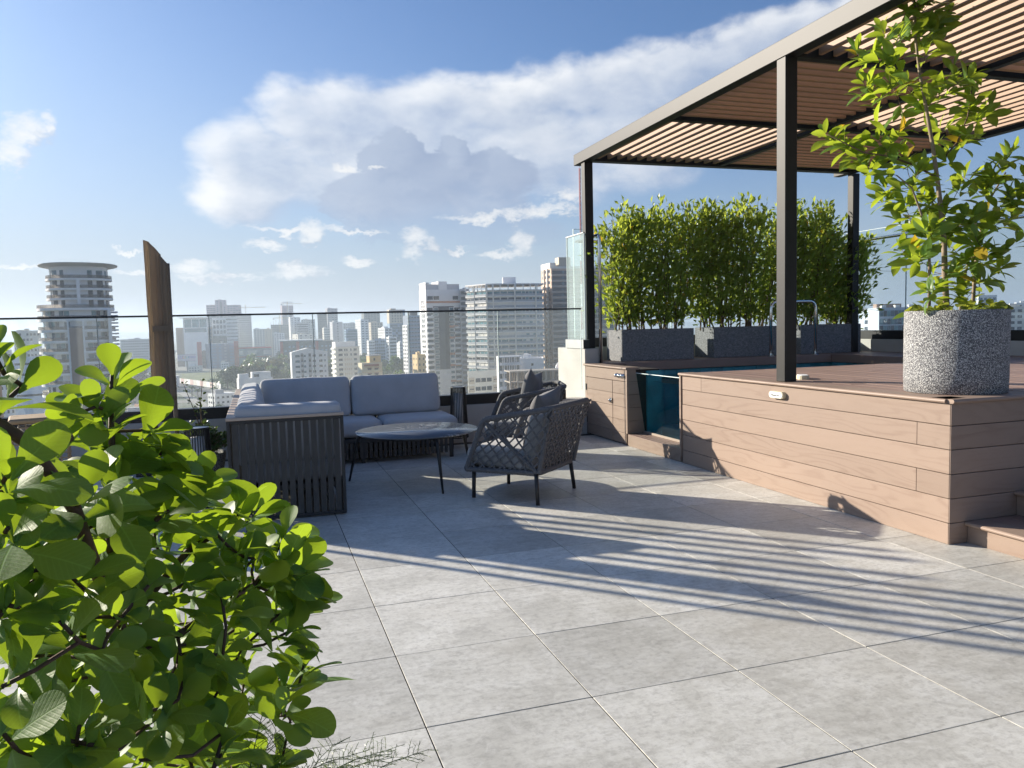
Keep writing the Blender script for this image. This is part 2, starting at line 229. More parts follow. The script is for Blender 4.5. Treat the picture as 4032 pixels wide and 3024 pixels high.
class MB:
    def __init__(s):
        s.v, s.f = [], []
    def add(s, vs, fs):
        k = len(s.v)
        s.v += [tuple(p) for p in vs]
        s.f += [tuple(i + k for i in f) for f in fs]
        return s
    def box(s, x0, x1, y0, y1, z0, z1, b=0.0):
        if x0 > x1: x0, x1 = x1, x0
        if y0 > y1: y0, y1 = y1, y0
        if z0 > z1: z0, z1 = z1, z0
        if b <= 0:
            return s.add([(x0, y0, z0), (x1, y0, z0), (x1, y1, z0), (x0, y1, z0), (x0, y0, z1), (x1, y0, z1), (x1, y1, z1), (x0, y1, z1)],
                         [(3, 2, 1, 0), (4, 5, 6, 7), (0, 1, 5, 4), (1, 2, 6, 5), (2, 3, 7, 6), (3, 0, 4, 7)])
        vs, idx = [], {}
        for i in (0, 1):
            for j in (0, 1):
                for k in (0, 1):
                    X_, Y_, Z_ = (x0, x1)[i], (y0, y1)[j], (z0, z1)[k]
                    sx, sy, sz = (1, -1)[i], (1, -1)[j], (1, -1)[k]
                    for a, p in (('x', (X_, Y_ + sy * b, Z_ + sz * b)), ('y', (X_ + sx * b, Y_, Z_ + sz * b)), ('z', (X_ + sx * b, Y_ + sy * b, Z_))):
                        idx[(i, j, k, a)] = len(vs)
                        vs.append(p)
        g = lambda i, j, k, a: idx[(i, j, k, a)]
        fs = [(g(0, 0, 0, 'x'), g(0, 0, 1, 'x'), g(0, 1, 1, 'x'), g(0, 1, 0, 'x')), (g(1, 0, 0, 'x'), g(1, 1, 0, 'x'), g(1, 1, 1, 'x'), g(1, 0, 1, 'x')),
              (g(0, 0, 0, 'y'), g(1, 0, 0, 'y'), g(1, 0, 1, 'y'), g(0, 0, 1, 'y')), (g(0, 1, 0, 'y'), g(0, 1, 1, 'y'), g(1, 1, 1, 'y'), g(1, 1, 0, 'y')),
              (g(0, 0, 0, 'z'), g(0, 1, 0, 'z'), g(1, 1, 0, 'z'), g(1, 0, 0, 'z')), (g(0, 0, 1, 'z'), g(1, 0, 1, 'z'), g(1, 1, 1, 'z'), g(0, 1, 1, 'z'))]
        for p in (0, 1):
            for q in (0, 1):
                fs.append((g(p, q, 0, 'x'), g(p, q, 0, 'y'), g(p, q, 1, 'y'), g(p, q, 1, 'x')))
                fs.append((g(p, 0, q, 'x'), g(p, 0, q, 'z'), g(p, 1, q, 'z'), g(p, 1, q, 'x')))
                fs.append((g(0, p, q, 'y'), g(0, p, q, 'z'), g(1, p, q, 'z'), g(1, p, q, 'y')))
                for k in (0, 1):
                    fs.append((g(p, q, k, 'x'), g(p, q, k, 'y'), g(p, q, k, 'z')))
        return s.add(vs, fs)
    def obox(s, c, ax, ay, az):
        """box by centre and three half-axis vectors"""
        c, ax, ay, az = Vector(c), Vector(ax), Vector(ay), Vector(az)
        vs = [c + i * ax + j * ay + k * az for k in (-1, 1) for (i, j) in ((-1, -1), (1, -1), (1, 1), (-1, 1))]
        return s.add(vs, [(3, 2, 1, 0), (4, 5, 6, 7), (0, 1, 5, 4), (1, 2, 6, 5), (2, 3, 7, 6), (3, 0, 4, 7)])
    def bar(s, p, q, w, h, up=(0, 0, 1)):
        p, q = Vector(p), Vector(q)
        d = (q - p)
        n = d.normalized()
        upv = Vector(up)
        sdv = n.cross(upv)
        if sdv.length < 1e-4: sdv = n.cross(Vector((1, 0, 0)))
        sdv.normalize()
        u2 = sdv.cross(n).normalized()
        return s.obox((p + q) / 2, d / 2, sdv * w / 2, u2 * h / 2)
    def tube(s, pts, r, n=8, cap=True):
        pts = [Vector(p) for p in pts]
        m = len(pts)
        rs = r if isinstance(r, (list, tuple)) else [r] * m
        vs, fs = [], []
        prev = None
        for i, p in enumerate(pts):
            d = (pts[min(i + 1, m - 1)] - pts[max(i - 1, 0)]).normalized()
            if prev is None:
                a = d.cross(Vector((0, 0, 1)))
                if a.length < 1e-3: a = d.cross(Vector((1, 0, 0)))
            else:
                a = prev - d * prev.dot(d)
                if a.length < 1e-5: a = d.cross(Vector((0.3, 1, 0.2)))
            a.normalize()
            prev = a
            b = d.cross(a)
            for k in range(n):
                t = 2 * math.pi * k / n
                vs.append(p + (a * math.cos(t) + b * math.sin(t)) * rs[i])
        for i in range(m - 1):
            for k in range(n):
                k2 = (k + 1) % n
                fs.append((i * n + k, i * n + k2, (i + 1) * n + k2, (i + 1) * n + k))
        if cap:
            fs.append(tuple(range(n - 1, -1, -1)))
            fs.append(tuple((m - 1) * n + k for k in range(n)))
        return s.add(vs, fs)
    def lathe(s, prof, n=32, c=(0, 0, 0)):
        vs, fs = [], []
        for (r, z) in prof:
            for k in range(n):
                t = 2 * math.pi * k / n
                vs.append((c[0] + r * math.cos(t), c[1] + r * math.sin(t), c[2] + z))
        for i in range(len(prof) - 1):
            for k in range(n):
                k2 = (k + 1) % n
                fs.append((i * n + k, i * n + k2, (i + 1) * n + k2, (i + 1) * n + k))
        fs.append(tuple(range(n - 1, -1, -1)))
        fs.append(tuple((len(prof) - 1) * n + k for k in range(n)))
        return s.add(vs, fs)
    def prism(s, poly, z0, z1):
        n = len(poly)
        vs = [(p[0], p[1], z0) for p in poly] + [(p[0], p[1], z1) for p in poly]
        fs = [tuple(range(n - 1, -1, -1)), tuple(range(n, 2 * n))]
        for k in range(n):
            k2 = (k + 1) % n
            fs.append((k, k2, n + k2, n + k))
        return s.add(vs, fs)
    def mesh(s, name, mat=None, smooth=False):
        me = bpy.data.meshes.new(name)
        me.from_pydata(s.v, [], s.f)
        if mat: me.materials.append(mat)
        if smooth:
            me.polygons.foreach_set('use_smooth', [True] * len(me.polygons))
        me.update()
        return me
    def build(s, name, mat=None, parent=None, smooth=False, loc=None, rot=None):
        return link(name, s.mesh(name, mat, smooth), parent, loc, rot)


def boxo(name, mat, parent, x0, x1, y0, y1, z0, z1, b=0.0):
    return MB().box(x0, x1, y0, y1, z0, z1, b).build(name, mat, parent)


def copy_tree(o, parent=None):
    c = o.copy()
    col.objects.link(c)
    c.parent = parent
    for ch in list(o.children):
        copy_tree(ch, c)
    return c


def arc(pts, n=6):
    """round the inner corners of a polyline: (point, radius)"""
    out = []
    for i, (p, r) in enumerate(pts):
        p = Vector(p)
        if r == 0 or i in (0, len(pts) - 1):
            out.append(p)
            continue
        a, b = (Vector(pts[i - 1][0]) - p).normalized(), (Vector(pts[i + 1][0]) - p).normalized()
        for k in range(n + 1):
            t = k / n
            p0, p2 = p + a * r, p + b * r
            out.append(p0 * (1 - t) ** 2 + p * 2 * t * (1 - t) + p2 * t * t)
    return out


def resample(pts, step):
    pts = [Vector(p) for p in pts]
    out = [pts[0]]
    acc = 0.0
    for a, b in zip(pts, pts[1:]):
        L = (b - a).length
        if L < 1e-9: continue
        t = step - acc
        while t <= L:
            out.append(a + (b - a) * (t / L))
            t += step
        acc = (acc + L) % step
    return out


# ------------------------------------------------------------------ materials
def mat_new(name):
    m = bpy.data.materials.new(name)
    m.use_nodes = True
    t = m.node_tree
    b = t.nodes['Principled BSDF']
    return m, t, b


def objvec(t, scale=(1, 1, 1), rnd=True):
    tc = t.nodes.new('ShaderNodeTexCoord')
    mp = t.nodes.new('ShaderNodeMapping')
    mp.inputs['Scale'].default_value = scale
    t.links.new(tc.outputs['Object'], mp.inputs['Vector'])
    if rnd:
        oi = t.nodes.new('ShaderNodeObjectInfo')
        ml = t.nodes.new('ShaderNodeVectorMath')
        ml.operation = 'SCALE'
        ml.inputs[0].default_value = (37.0, 91.0, 53.0)
        t.links.new(oi.outputs['Random'], ml.inputs['Scale'])
        t.links.new(ml.outputs[0], mp.inputs['Location'])
    return mp.outputs[0]


def bump(t, b, h, strength=0.2, dist=0.01):
    n = t.nodes.new('ShaderNodeBump')
    n.inputs['Strength'].default_value = strength
    n.inputs['Distance'].default_value = dist
    t.links.new(h.v, n.inputs['Height'])
    t.links.new(n.outputs[0], b.inputs['Normal'])


def simple(name, c, rough=0.6, metal=0.0, var=0.12, scale=6.0, bmp=0.0, bscale=60.0, spec=None):
    m, t, b = mat_new(name)
    v = objvec(t)
    n = noise(t, v, scale, 5, 0.6)
    lo = tuple(q * (1 - var) for q in c)
    hi = tuple(min(1, q * (1 + var)) for q in c)
    t.links.new(mixc(t, n.sm(0.25, 0.75), lo, hi), b.inputs['Base Color'])
    b.inputs['Roughness'].default_value = rough
    b.inputs['Metallic'].default_value = metal
    if spec is not None: b.inputs['Specular IOR Level'].default_value = spec
    if bmp > 0:
        bump(t, b, noise(t, v, bscale, 4, 0.6), bmp, 0.004)
    return m


def m_tile():
    m, t, b = mat_new('porcelain_tile')
    v = objvec(t)
    oi = t.nodes.new('ShaderNodeObjectInfo')
    rnd = X(t, oi.outputs['Random'])
    n1 = noise(t, v, 2.6, 6, 0.62, 0.6)
    n2 = noise(t, objvec(t, (1, 3.2, 1)), 7, 7, 0.72, 0.8)
    n3 = noise(t, v, 38, 5, 0.7)
    n4 = noise(t, objvec(t, (1.6, 5, 1)), 9, 8, 0.75, 1.4)
    f = (n1 * 0.55 + n2 * 0.45).sm(0.33, 0.68)
    c = mixc(t, f, (0.45, 0.44, 0.395), (0.63, 0.622, 0.565))
    vein = (1.0 - ((n4 - 0.5)._m('ABSOLUTE') * 16.0)).mx(0.0) * n1.sm(0.42, 0.65) * 0.5
    c = mixc(t, vein, c, (0.68, 0.68, 0.66))
    crack = (1.0 - ((n2 - 0.46)._m('ABSOLUTE') * 26.0)).mx(0.0) * n3.sm(0.45, 0.6) * 0.35
    c = mixc(t, crack, c, (0.30, 0.29, 0.27))
    c = mixc(t, (n3 - 0.46).mx(0.0) * 1.9, c, (0.30, 0.29, 0.255))
    n5 = noise(t, v, 15, 6, 0.75, 0.9)
    c = mixc(t, n5.sm(0.5, 0.72) * 0.45, c, (0.70, 0.69, 0.65))
    c = mixc(t, (1.0 - n5.sm(0.3, 0.46)) * 0.4, c, (0.33, 0.32, 0.285))
    st_ = noise(t, objvec(t, (1, 1, 1)), 1.3, 5, 0.7, 0.5)
    c = mixc(t, st_.sm(0.5, 0.72) * 0.22, c, (0.42, 0.39, 0.32))
    tone = rnd * 0.26 + 0.87
    mul = t.nodes.new('ShaderNodeCombineColor')
    for i in range(3): t.links.new(tone.v, mul.inputs[i])
    c = mixc(t, 1.0, c, mul.outputs[0], 'MULTIPLY')
    t.links.new(c, b.inputs['Base Color'])
    t.links.new((n1 * 0.2 + 0.42).v, b.inputs['Roughness'])
    b.inputs['Specular IOR Level'].default_value = 0.35
    bump(t, b, n2 * 0.6 + n3 * 0.25, 0.12, 0.004)
    return m


def m_wpc(name, dark, light, along='Y', k=1.0, grain=True):
    m, t, b = mat_new(name)
    sc1 = {'Y': (1.0, 1.15, 9.0), 'X': (1.15, 1.0, 9.0), 'T': (9.0, 1.15, 1.0), 'TX': (1.15, 9.0, 1.0)}[along]
    v = objvec(t, sc1)
    n = noise(t, v, 0.85, 2, 0.4, 0.35)
    fine = noise(t, objvec(t, tuple(q * 3 for q in sc1)), 9, 5, 0.7)
    ring = ((n * 62.0).sin() * 0.5 + 0.5).pw(3.0)
    fade = noise(t, objvec(t, (0.7, 0.7, 3)), 1.6, 3, 0.5).sm(0.38, 0.6)
    f = ring * (fade * 0.75 + 0.12) * (0.42 if grain else 0.15)
    c = mixc(t, (f + (fine - 0.5) * 0.55).mx(0.0).mn(1.0), light, dark)
    big = noise(t, objvec(t, (0.4, 0.4, 0.4)), 2.2, 4, 0.6)
    c = mixc(t, big.sm(0.3, 0.7) * 0.22, c, tuple(q * 0.78 for q in light))
    oi = t.nodes.new('ShaderNodeObjectInfo')
    tone = X(t, oi.outputs['Random']) * 0.2 + 0.89
    cc_ = t.nodes.new('ShaderNodeCombineColor')
    for i in range(3): t.links.new(tone.v, cc_.inputs[i])
    c = mixc(t, 1.0, c, cc_.outputs[0], 'MULTIPLY')
    t.links.new(c, b.inputs['Base Color'])
    b.inputs['Roughness'].default_value = 0.55
    b.inputs['Specular IOR Level'].default_value = 0.35
    bump(t, b, fine + ring * 0.3, 0.15, 0.002)
    return m


def m_terrazzo():
    m, t, b = mat_new('washed_pebble')
    v = objvec(t, (1, 1, 1))
    d = noise(t, v, 30, 2, 0.5, 0, 'Color')
    ad = t.nodes.new('ShaderNodeVectorMath')
    ad.operation = 'MULTIPLY_ADD'
    t.links.new(d, ad.inputs[0])
    ad.inputs[1].default_value = (0.02, 0.02, 0.02)
    t.links.new(v, ad.inputs[2])
    vo = t.nodes.new('ShaderNodeTexVoronoi')
    vo.inputs['Scale'].default_value = 185
    t.links.new(ad.outputs[0], vo.inputs['Vector'])
    sp = t.nodes.new('ShaderNodeSeparateColor')
    t.links.new(vo.outputs['Color'], sp.inputs[0])
    r = X(t, sp.outputs[0])
    g = X(t, sp.outputs[1])
    dist = X(t, vo.outputs['Distance'])
    c = mixc(t, r.sm(0.25, 0.75), (0.17, 0.175, 0.185), (0.56, 0.56, 0.545))
    c = mixc(t, (g - 0.82).mx(0.0) * 3, c, (0.03, 0.03, 0.035))
    c = mixc(t, dist.sm(0.42, 0.72), c, (0.07, 0.07, 0.075))
    t.links.new(c, b.inputs['Base Color'])
    b.inputs['Roughness'].default_value = 0.75
    bump(t, b, 1.0 - dist, 0.6, 0.006)
    return m


def m_granite():
    m, t, b = mat_new('hammered_granite')
    v = objvec(t, (1, 1, 1.8))
    n = noise(t, v, 42, 6, 0.75, 1.2)
    n2 = noise(t, v, 3, 3, 0.5)
    c = mixc(t, n.sm(0.36, 0.66), (0.105, 0.11, 0.118), (0.33, 0.34, 0.35))
    c = mixc(t, n2 * 0.3, c, (0.16, 0.165, 0.17))
    t.links.new(c, b.inputs['Base Color'])
    b.inputs['Roughness'].default_value = 0.85
    bump(t, b, n, 0.8, 0.012)
    return m


def leaf_mat(name, c1, c2, ctr, trans=0.45, yellow=0.0, rough=0.35, spots=False):
    """glossy leaf: principled top mixed with translucency; hue varies leaf by leaf"""
    m, t, b = mat_new(name)
    oi = t.nodes.new('ShaderNodeObjectInfo')
    ge = t.nodes.new('ShaderNodeNewGeometry')
    r = (X(t, oi.outputs['Random']) + X(t, ge.outputs['Random Per Island']))._m('FRACT')
    r2 = (r * 17.3)._m('FRACT')
    c = mixc(t, r, c1, c2)
    ctc = mixc(t, r, ctr, tuple(q * 0.62 for q in ctr))
    if yellow > 0:
        ye = (r2 - (1 - yellow))._m('GREATER_THAN', 0.0)
        c = mixc(t, ye, c, (0.42, 0.30, 0.03))
        ctc = mixc(t, ye, ctc, (0.75, 0.5, 0.03))
    if spots:
        tc = t.nodes.new('ShaderNodeTexCoord')
        n = noise(t, tc.outputs['Object'], 5, 5, 0.7)
        c = mixc(t, n.sm(0.3, 0.75) * 0.3, c, tuple(q * 0.6 for q in c1))
        # pale midrib
        sp = t.nodes.new('ShaderNodeSeparateXYZ')
        t.links.new(tc.outputs['Object'], sp.inputs[0])
        rib = 1.0 - X(t, sp.outputs[0])._m('ABSOLUTE').sm(0.004, 0.018)
        c = mixc(t, rib * 0.35, c, tuple(min(1, q * 2.2) for q in c2))
        ax_ = X(t, sp.outputs[0])._m('ABSOLUTE')
        vein = (((X(t, sp.outputs[1]) - ax_ * 0.9) * 70.0).sin() * 0.5 + 0.5).pw(6.0)
        c = mixc(t, vein * 0.16, c, tuple(min(1, q * 1.9) for q in c2))
        n9 = noise(t, tc.outputs['Object'], 21, 3, 0.6)
        c = mixc(t, n9.sm(0.62, 0.72) * 0.55, c, (0.05, 0.045, 0.015))
        bump(t, b, vein * -0.15 - rib * 0.4 + n * 0.6, 0.10, 0.02)
    t.links.new(c, b.inputs['Base Color'])
    b.inputs['Roughness'].default_value = rough
    b.inputs['Specular IOR Level'].default_value = 0.4
    tr = t.nodes.new('ShaderNodeBsdfTranslucent')
    t.links.new(ctc, tr.inputs['Color'])
    mx = t.nodes.new('ShaderNodeMixShader')
    mx.inputs[0].default_value = trans
    t.links.new(b.outputs[0], mx.inputs[1])
    t.links.new(tr.outputs[0], mx.inputs[2])
    t.links.new(mx.outputs[0], t.nodes['Material Output'].inputs[0])
    return m


def glass_mat(name, tint, refl=1.0, milk=0.0, milkc=(0.8, 0.86, 0.88), front=False):
    """clear pane: straight-through transmission with a Fresnel reflection and a little film of dust"""
    m, t, b = mat_new(name)
    t.nodes.remove(b)
    tp = t.nodes.new('ShaderNodeBsdfTransparent')
    tp.inputs[0].default_value = tint + (1,)
    gl = t.nodes.new('ShaderNodeBsdfGlossy')
    gl.inputs['Roughness'].default_value = 0.0
    lw = t.nodes.new('ShaderNodeLayerWeight')
    lw.inputs['Blend'].default_value = 0.5
    mx = t.nodes.new('ShaderNodeMixShader')
    f = (X(t, lw.outputs['Facing']).pw(5.0) * 0.96 + 0.04) * refl
    t.links.new(f.v, mx.inputs[0])
    t.links.new(tp.outputs[0], mx.inputs[1])
    t.links.new(gl.outputs[0], mx.inputs[2])
    last = mx.outputs[0]
    if milk > 0:
        df = t.nodes.new('ShaderNodeBsdfDiffuse' if front else 'ShaderNodeBsdfTranslucent')
        df.inputs[0].default_value = milkc + (1,)
        m2 = t.nodes.new('ShaderNodeMixShader')
        tc = t.nodes.new('ShaderNodeTexCoord')
        n = noise(t, tc.outputs['Object'], 1.3, 3, 0.5)
        t.links.new(((n * 0.5 + 0.25) * milk * 2).v, m2.inputs[0])
        t.links.new(last, m2.inputs[1])
        t.links.new(df.outputs[0], m2.inputs[2])
        last = m2.outputs[0]
    t.links.new(last, t.nodes['Material Output'].inputs[0])
    return m


def m_fabric(name, c, rough=0.95, weave=380):
    m, t, b = mat_new(name)
    v = objvec(t)
    w = noise(t, objvec(t, (1, 1, 4)), weave, 2, 0.5)
    n = noise(t, v, 5, 4, 0.6)
    cc = mixc(t, (w * 0.6 + n * 0.4).sm(0.3, 0.7), tuple(q * 0.82 for q in c), tuple(min(1, q * 1.12) for q in c))
    t.links.new(cc, b.inputs['Base Color'])
    b.inputs['Roughness'].default_value = rough
    b.inputs['Specular IOR Level'].default_value = 0.1
    b.inputs['Sheen Weight'].default_value = 0.25
    bump(t, b, w, 0.15, 0.002)
    return m


M = {}
M['tile'] = m_tile()
M['grout'] = simple('joint_bed', (0.035, 0.033, 0.03), 0.9)
M['clad'] = m_wpc('composite_cladding', (0.195, 0.125, 0.092), (0.315, 0.232, 0.18), 'Y')
M['cladx'] = m_wpc('composite_cladding_return', (0.195, 0.125, 0.092), (0.315, 0.232, 0.18), 'X')
M['deckb'] = m_wpc('composite_decking', (0.19, 0.118, 0.095), (0.30, 0.205, 0.165), 'T', grain=False)
M['deckx'] = m_wpc('composite_decking_cross', (0.19, 0.118, 0.095), (0.30, 0.205, 0.165), 'TX', grain=False)
M['deckdark'] = simple('deck_core', (0.03, 0.02, 0.016), 0.9)
M['pergola'] = simple('powder_coated_steel', (0.017, 0.0165, 0.016), 0.5, 0.0, 0.1, 9, 0.03, 200, 0.3)
M['slat'] = m_wpc('wood_tone_slat', (0.22, 0.12, 0.065), (0.37, 0.23, 0.14), 'Y', grain=False)
M['slatx'] = m_wpc('wood_tone_slat_cross', (0.24, 0.13, 0.07), (0.42, 0.27, 0.165), 'X', grain=False)
M['wall'] = simple('painted_render', (0.46, 0.45, 0.42), 0.9, 0, 0.1, 2.5, 0.25, 45)
M['black'] = simple('black_aluminium', (0.012, 0.012, 0.013), 0.4)
M['cap'] = simple('dark_cap', (0.02, 0.022, 0.024), 0.35)
M['steel'] = simple('polished_steel', (0.72, 0.72, 0.70), 0.16, 1.0, 0.05)
M['brushed'] = simple('brushed_aluminium', (0.45, 0.45, 0.44), 0.4, 0.9, 0.08)
M['terrazzo'] = m_terrazzo()
M['granite'] = m_granite()
M['glass'] = glass_mat('railing_glass', (0.962, 0.98, 0.978), 0.8, 0.02)
M['glass2'] = glass_mat('deck_glass', (0.93, 0.97, 0.985), 0.9, 0.015)
M['glass3'] = glass_mat('end_glass', (0.90, 0.965, 0.95), 0.8, 0.16, (0.80, 0.90, 0.88), True)
M['gedge'] = simple('glass_edge', (0.78, 0.88, 0.85), 0.3)
M['poolglass'] = glass_mat('pool_window_glass', (0.62, 0.93, 0.95), 0.6)
M['water'] = glass_mat('pool_water', (0.62, 0.88, 0.91), 0.9)
M['pooltile'] = simple('pool_tile', (0.06, 0.30, 0.36), 0.35, 0, 0.3, 3)
M['bush'] = leaf_mat('thick_glossy_leaf', (0.045, 0.125, 0.04), (0.13, 0.245, 0.06), (0.46, 0.64, 0.03), 0.40, 0.004, 0.5, True)
M['tree'] = leaf_mat('laurel_leaf', (0.045, 0.115, 0.022), (0.15, 0.26, 0.055), (0.58, 0.72, 0.05), 0.45, 0.02, 0.34, True)
M['hedge'] = leaf_mat('hedge_leaf', (0.05, 0.12, 0.025), (0.20, 0.28, 0.065), (0.60, 0.70, 0.09), 0.5, 0.012, 0.34)
M['box'] = leaf_mat('small_leaf', (0.02, 0.05, 0.014), (0.06, 0.11, 0.03), (0.25, 0.35, 0.05), 0.3)
M['cover'] = leaf_mat('pale_ground_cover_leaf', (0.11, 0.17, 0.03), (0.26, 0.30, 0.05), (0.6, 0.65, 0.08), 0.35, 0.03)
M['fern'] = leaf_mat('needle', (0.05, 0.09, 0.03), (0.11, 0.16, 0.05), (0.3, 0.4, 0.08), 0.25)
M['bark_red'] = simple('red_brown_bark', (0.085, 0.042, 0.028), 0.7, 0, 0.3, 30, 0.3, 120)
M['bark'] = simple('grey_tan_bark', (0.27, 0.21, 0.15), 0.85, 0, 0.3, 25, 0.4, 90)
M['twig'] = simple('twig', (0.13, 0.085, 0.05), 0.85, 0, 0.3, 25)
M['seam'] = simple('cushion_piping', (0.33, 0.335, 0.345), 0.9)
M['soil'] = simple('soil', (0.03, 0.022, 0.016), 0.95)
M['cushion'] = m_fabric('pale_grey_canvas', (0.47, 0.475, 0.485))
M['strap'] = simple('woven_strap', (0.058, 0.055, 0.05), 0.75, 0, 0.15, 12, 0.1, 300)
M['frame'] = simple('charcoal_frame', (0.02, 0.02, 0.021), 0.5)
M['capwood'] = m_wpc('weathered_teak', (0.27, 0.2, 0.15), (0.46, 0.37, 0.3), 'Y', grain=False)
M['rope'] = simple('charcoal_rope', (0.115, 0.113, 0.116), 0.85, 0, 0.2, 60, 0.3, 400)
M['ropecush'] = m_fabric('stone_grey_canvas', (0.34, 0.335, 0.325))
M['pillow'] = m_fabric('charcoal_canvas', (0.15, 0.148, 0.148))
M['rattan'] = simple('natural_rattan', (0.34, 0.24, 0.14), 0.8, 0, 0.25, 20)
M['canvas'] = m_fabric('taupe_canvas', (0.40, 0.335, 0.26), 0.95, 200)
_t = M['canvas'].node_tree
_tr = _t.nodes.new('ShaderNodeBsdfTranslucent')
_tr.inputs[0].default_value = (0.62, 0.53, 0.42, 1)
_mx = _t.nodes.new('ShaderNodeMixShader')
_mx.inputs[0].default_value = 0.6
_t.links.new(_t.nodes['Principled BSDF'].outputs[0], _mx.inputs[1])
_t.links.new(_tr.outputs[0], _mx.inputs[2])
_t.links.new(_mx.outputs[0], _t.nodes['Material Output'].inputs[0])
M['white'] = simple('white_paint', (0.74, 0.74, 0.73), 0.7, 0, 0.06)
M['cream'] = simple('cream_plastic', (0.62, 0.58, 0.42), 0.4)
M['ink'] = simple('grey_print', (0.18, 0.19, 0.17), 0.6)
M['blueink'] = simple('blue_print', (0.02, 0.05, 0.2), 0.6)


def m_slate():
    m, t, b = mat_new('slate_ceramic_top')
    v = objvec(t, (1, 1, 1))
    n = noise(t, objvec(t, (2.2, 0.9, 1)), 3.2, 7, 0.7, 1.4)
    k = noise(t, v, 2.1, 3, 0.5)
    c = mixc(t, noise(t, v, 7, 6, 0.7), (0.095, 0.105, 0.12), (0.15, 0.16, 0.175))
    vein = (1.0 - (n - 0.5)._m('ABSOLUTE') * 42.0).mx(0.0) * k.sm(0.5, 0.62)
    c = mixc(t, vein * 0.8, c, (0.72, 0.74, 0.76))
    t.links.new(c, b.inputs['Base Color'])
    b.inputs['Roughness'].default_value = 0.2
    return m


M['slate'] = m_slate()

# ------------------------------------------------------------------ terrace floor: porcelain tiles on a bed
DZ = 0.845                                   # top of the raised deck
fl = boxo('terrace_floor', M['grout'], None, -9.0, 3.6, -6.6, 6.15, -0.5, -0.0035)
tag(fl, kind='structure')
tile_me = MB().box(-0.2974, 0.2974, -0.2974, 0.2974, -0.012, 0.0, 0.0005).mesh('tile', M['tile'])
rt_ = random.Random(3)
for i in range(-10, 6):
    for j in range(-4, 11):
        if i == 5 and (j < 1 or j > 6): pass
        x, y = (i + 0.5) * 0.6, (j + 0.5) * 0.6
        if y > 6.1 or (x < -3.2 and j < 2): continue
        o = link('tile', tile_me, fl, (x, y, rt_.uniform(-0.0006, 0.0006)), (rt_.uniform(-0.0006, 0.0006), rt_.uniform(-0.0006, 0.0006), 0))

fe = boxo('terrace_floor', M['wall'], None, -9.0, -2.95, 6.385, 8.2, -0.5, -0.004)  # slab added out of view, only to carry the second stripe-casting divider
tag(fe, kind='structure')

# ------------------------------------------------------------------ parapet walls and glass railings
wl = boxo('parapet_wall', M['wall'], None, -9.0, 3.262, 6.15, 6.38, -0.5, 0.428, 0.006)
tag(wl, 'low off-white rendered wall behind the corner sofa under the glass railing', 'wall')
wd = empty('parapet_wall', (3.36, 6.6, 0), 0, 'taller off-white rendered wall stub at the end of the raised deck beside the pool cabinet', 'wall')
MB().box(-0.09, 0.10, -0.4, 0.5, -0.5, 1.02, 0.008).build('wall_body', M['wall'], wd)
wb = boxo('parapet_wall', M['wall'], None, 3.462, 7.905, 6.93, 7.1, 0.3, 1.015, 0.008)
tag(wb, 'off-white rendered wall behind the hedge planters on the deck', 'wall')
wr = boxo('parapet_wall', M['wall'], None, 7.71, 7.905, -2.5, 6.928, 0.3, 1.012, 0.008)
tag(wr, 'off-white rendered wall along the far side of the deck behind the round planter', 'wall')


def pane(parent, gm, p, q, z0, z1, th=0.012, edge=True, top=False):
    """upright sheet of glass between two ground points, with its polished edges as a sub-part"""
    p, q = Vector((p[0], p[1], 0)), Vector((q[0], q[1], 0))
    d = (q - p).normalized()
    n = Vector((-d.y, d.x, 0))
    h = (z1 - z0) / 2
    o = MB().obox((p + q) / 2 + Vector((0, 0, z0 + h)), (q - p) / 2 - d * 0.004, n * th / 2, (0, 0, h)).build('pane', gm, parent)
    if edge:
        for a, sgn in ((p, 1), (q, -1)):
            MB().obox(a + d * sgn * 0.0008 + Vector((0, 0, z0 + h)), d * 0.003, n * th * 0.5, (0, 0, h)).build('polished_edge', M['gedge'], o)
        if top:
            MB().obox((p + q) / 2 + Vector((0, 0, z1 + 0.002)), (q - p) / 2, n * th * 0.5, (0, 0, 0.002)).build('polished_edge', M['gedge'], o)
    return o


gr = empty('glass_railing', (0, 6.235, 0.43), 0, 'frameless glass railing with thin black top rail behind the grey sofa', 'railing')
gr_ = lambda mb, n, m: mb.build(n, m, gr, loc=(0, -6.235, -0.43))
gr_(MB().box(-9, 3.0, 6.165, 6.305, 0.43, 0.545, 0.003), 'base_channel', M['black'])
gr_(MB().box(-9, 3.24, 6.218, 6.252, 1.495, 1.513, 0.004), 'top_rail', M['cap'])
xs = [3.236 - 1.045 * k for k in range(12)]
for a, b_ in zip(xs[1:], xs):
    pane(gr, M['glass'], (a, 0), (b_, 0), 0.1, 1.066)

ge = empty('glass_screen', (3.31, 6.5, 1.02), 0, 'short tall end panel of greenish glass standing on the wall stub by the pergola post', 'glass screen')
MB().box(-0.05, 0.03, -0.275, 0.30, 0, 0.11, 0.003).build('base_channel', M['brushed'], ge)
MB().box(-0.046, 0.028, -0.279, -0.272, 0.003, 0.107).build('end_plate', M['black'], ge)
pane(ge, M['glass3'], (-0.012, -0.262), (-0.012, 0.285), 0.11, 1.385, 0.016)
MB().box(-0.026, 0.002, -0.264, 0.287, 1.386, 1.396).build('top_rail', M['brushed'], ge)

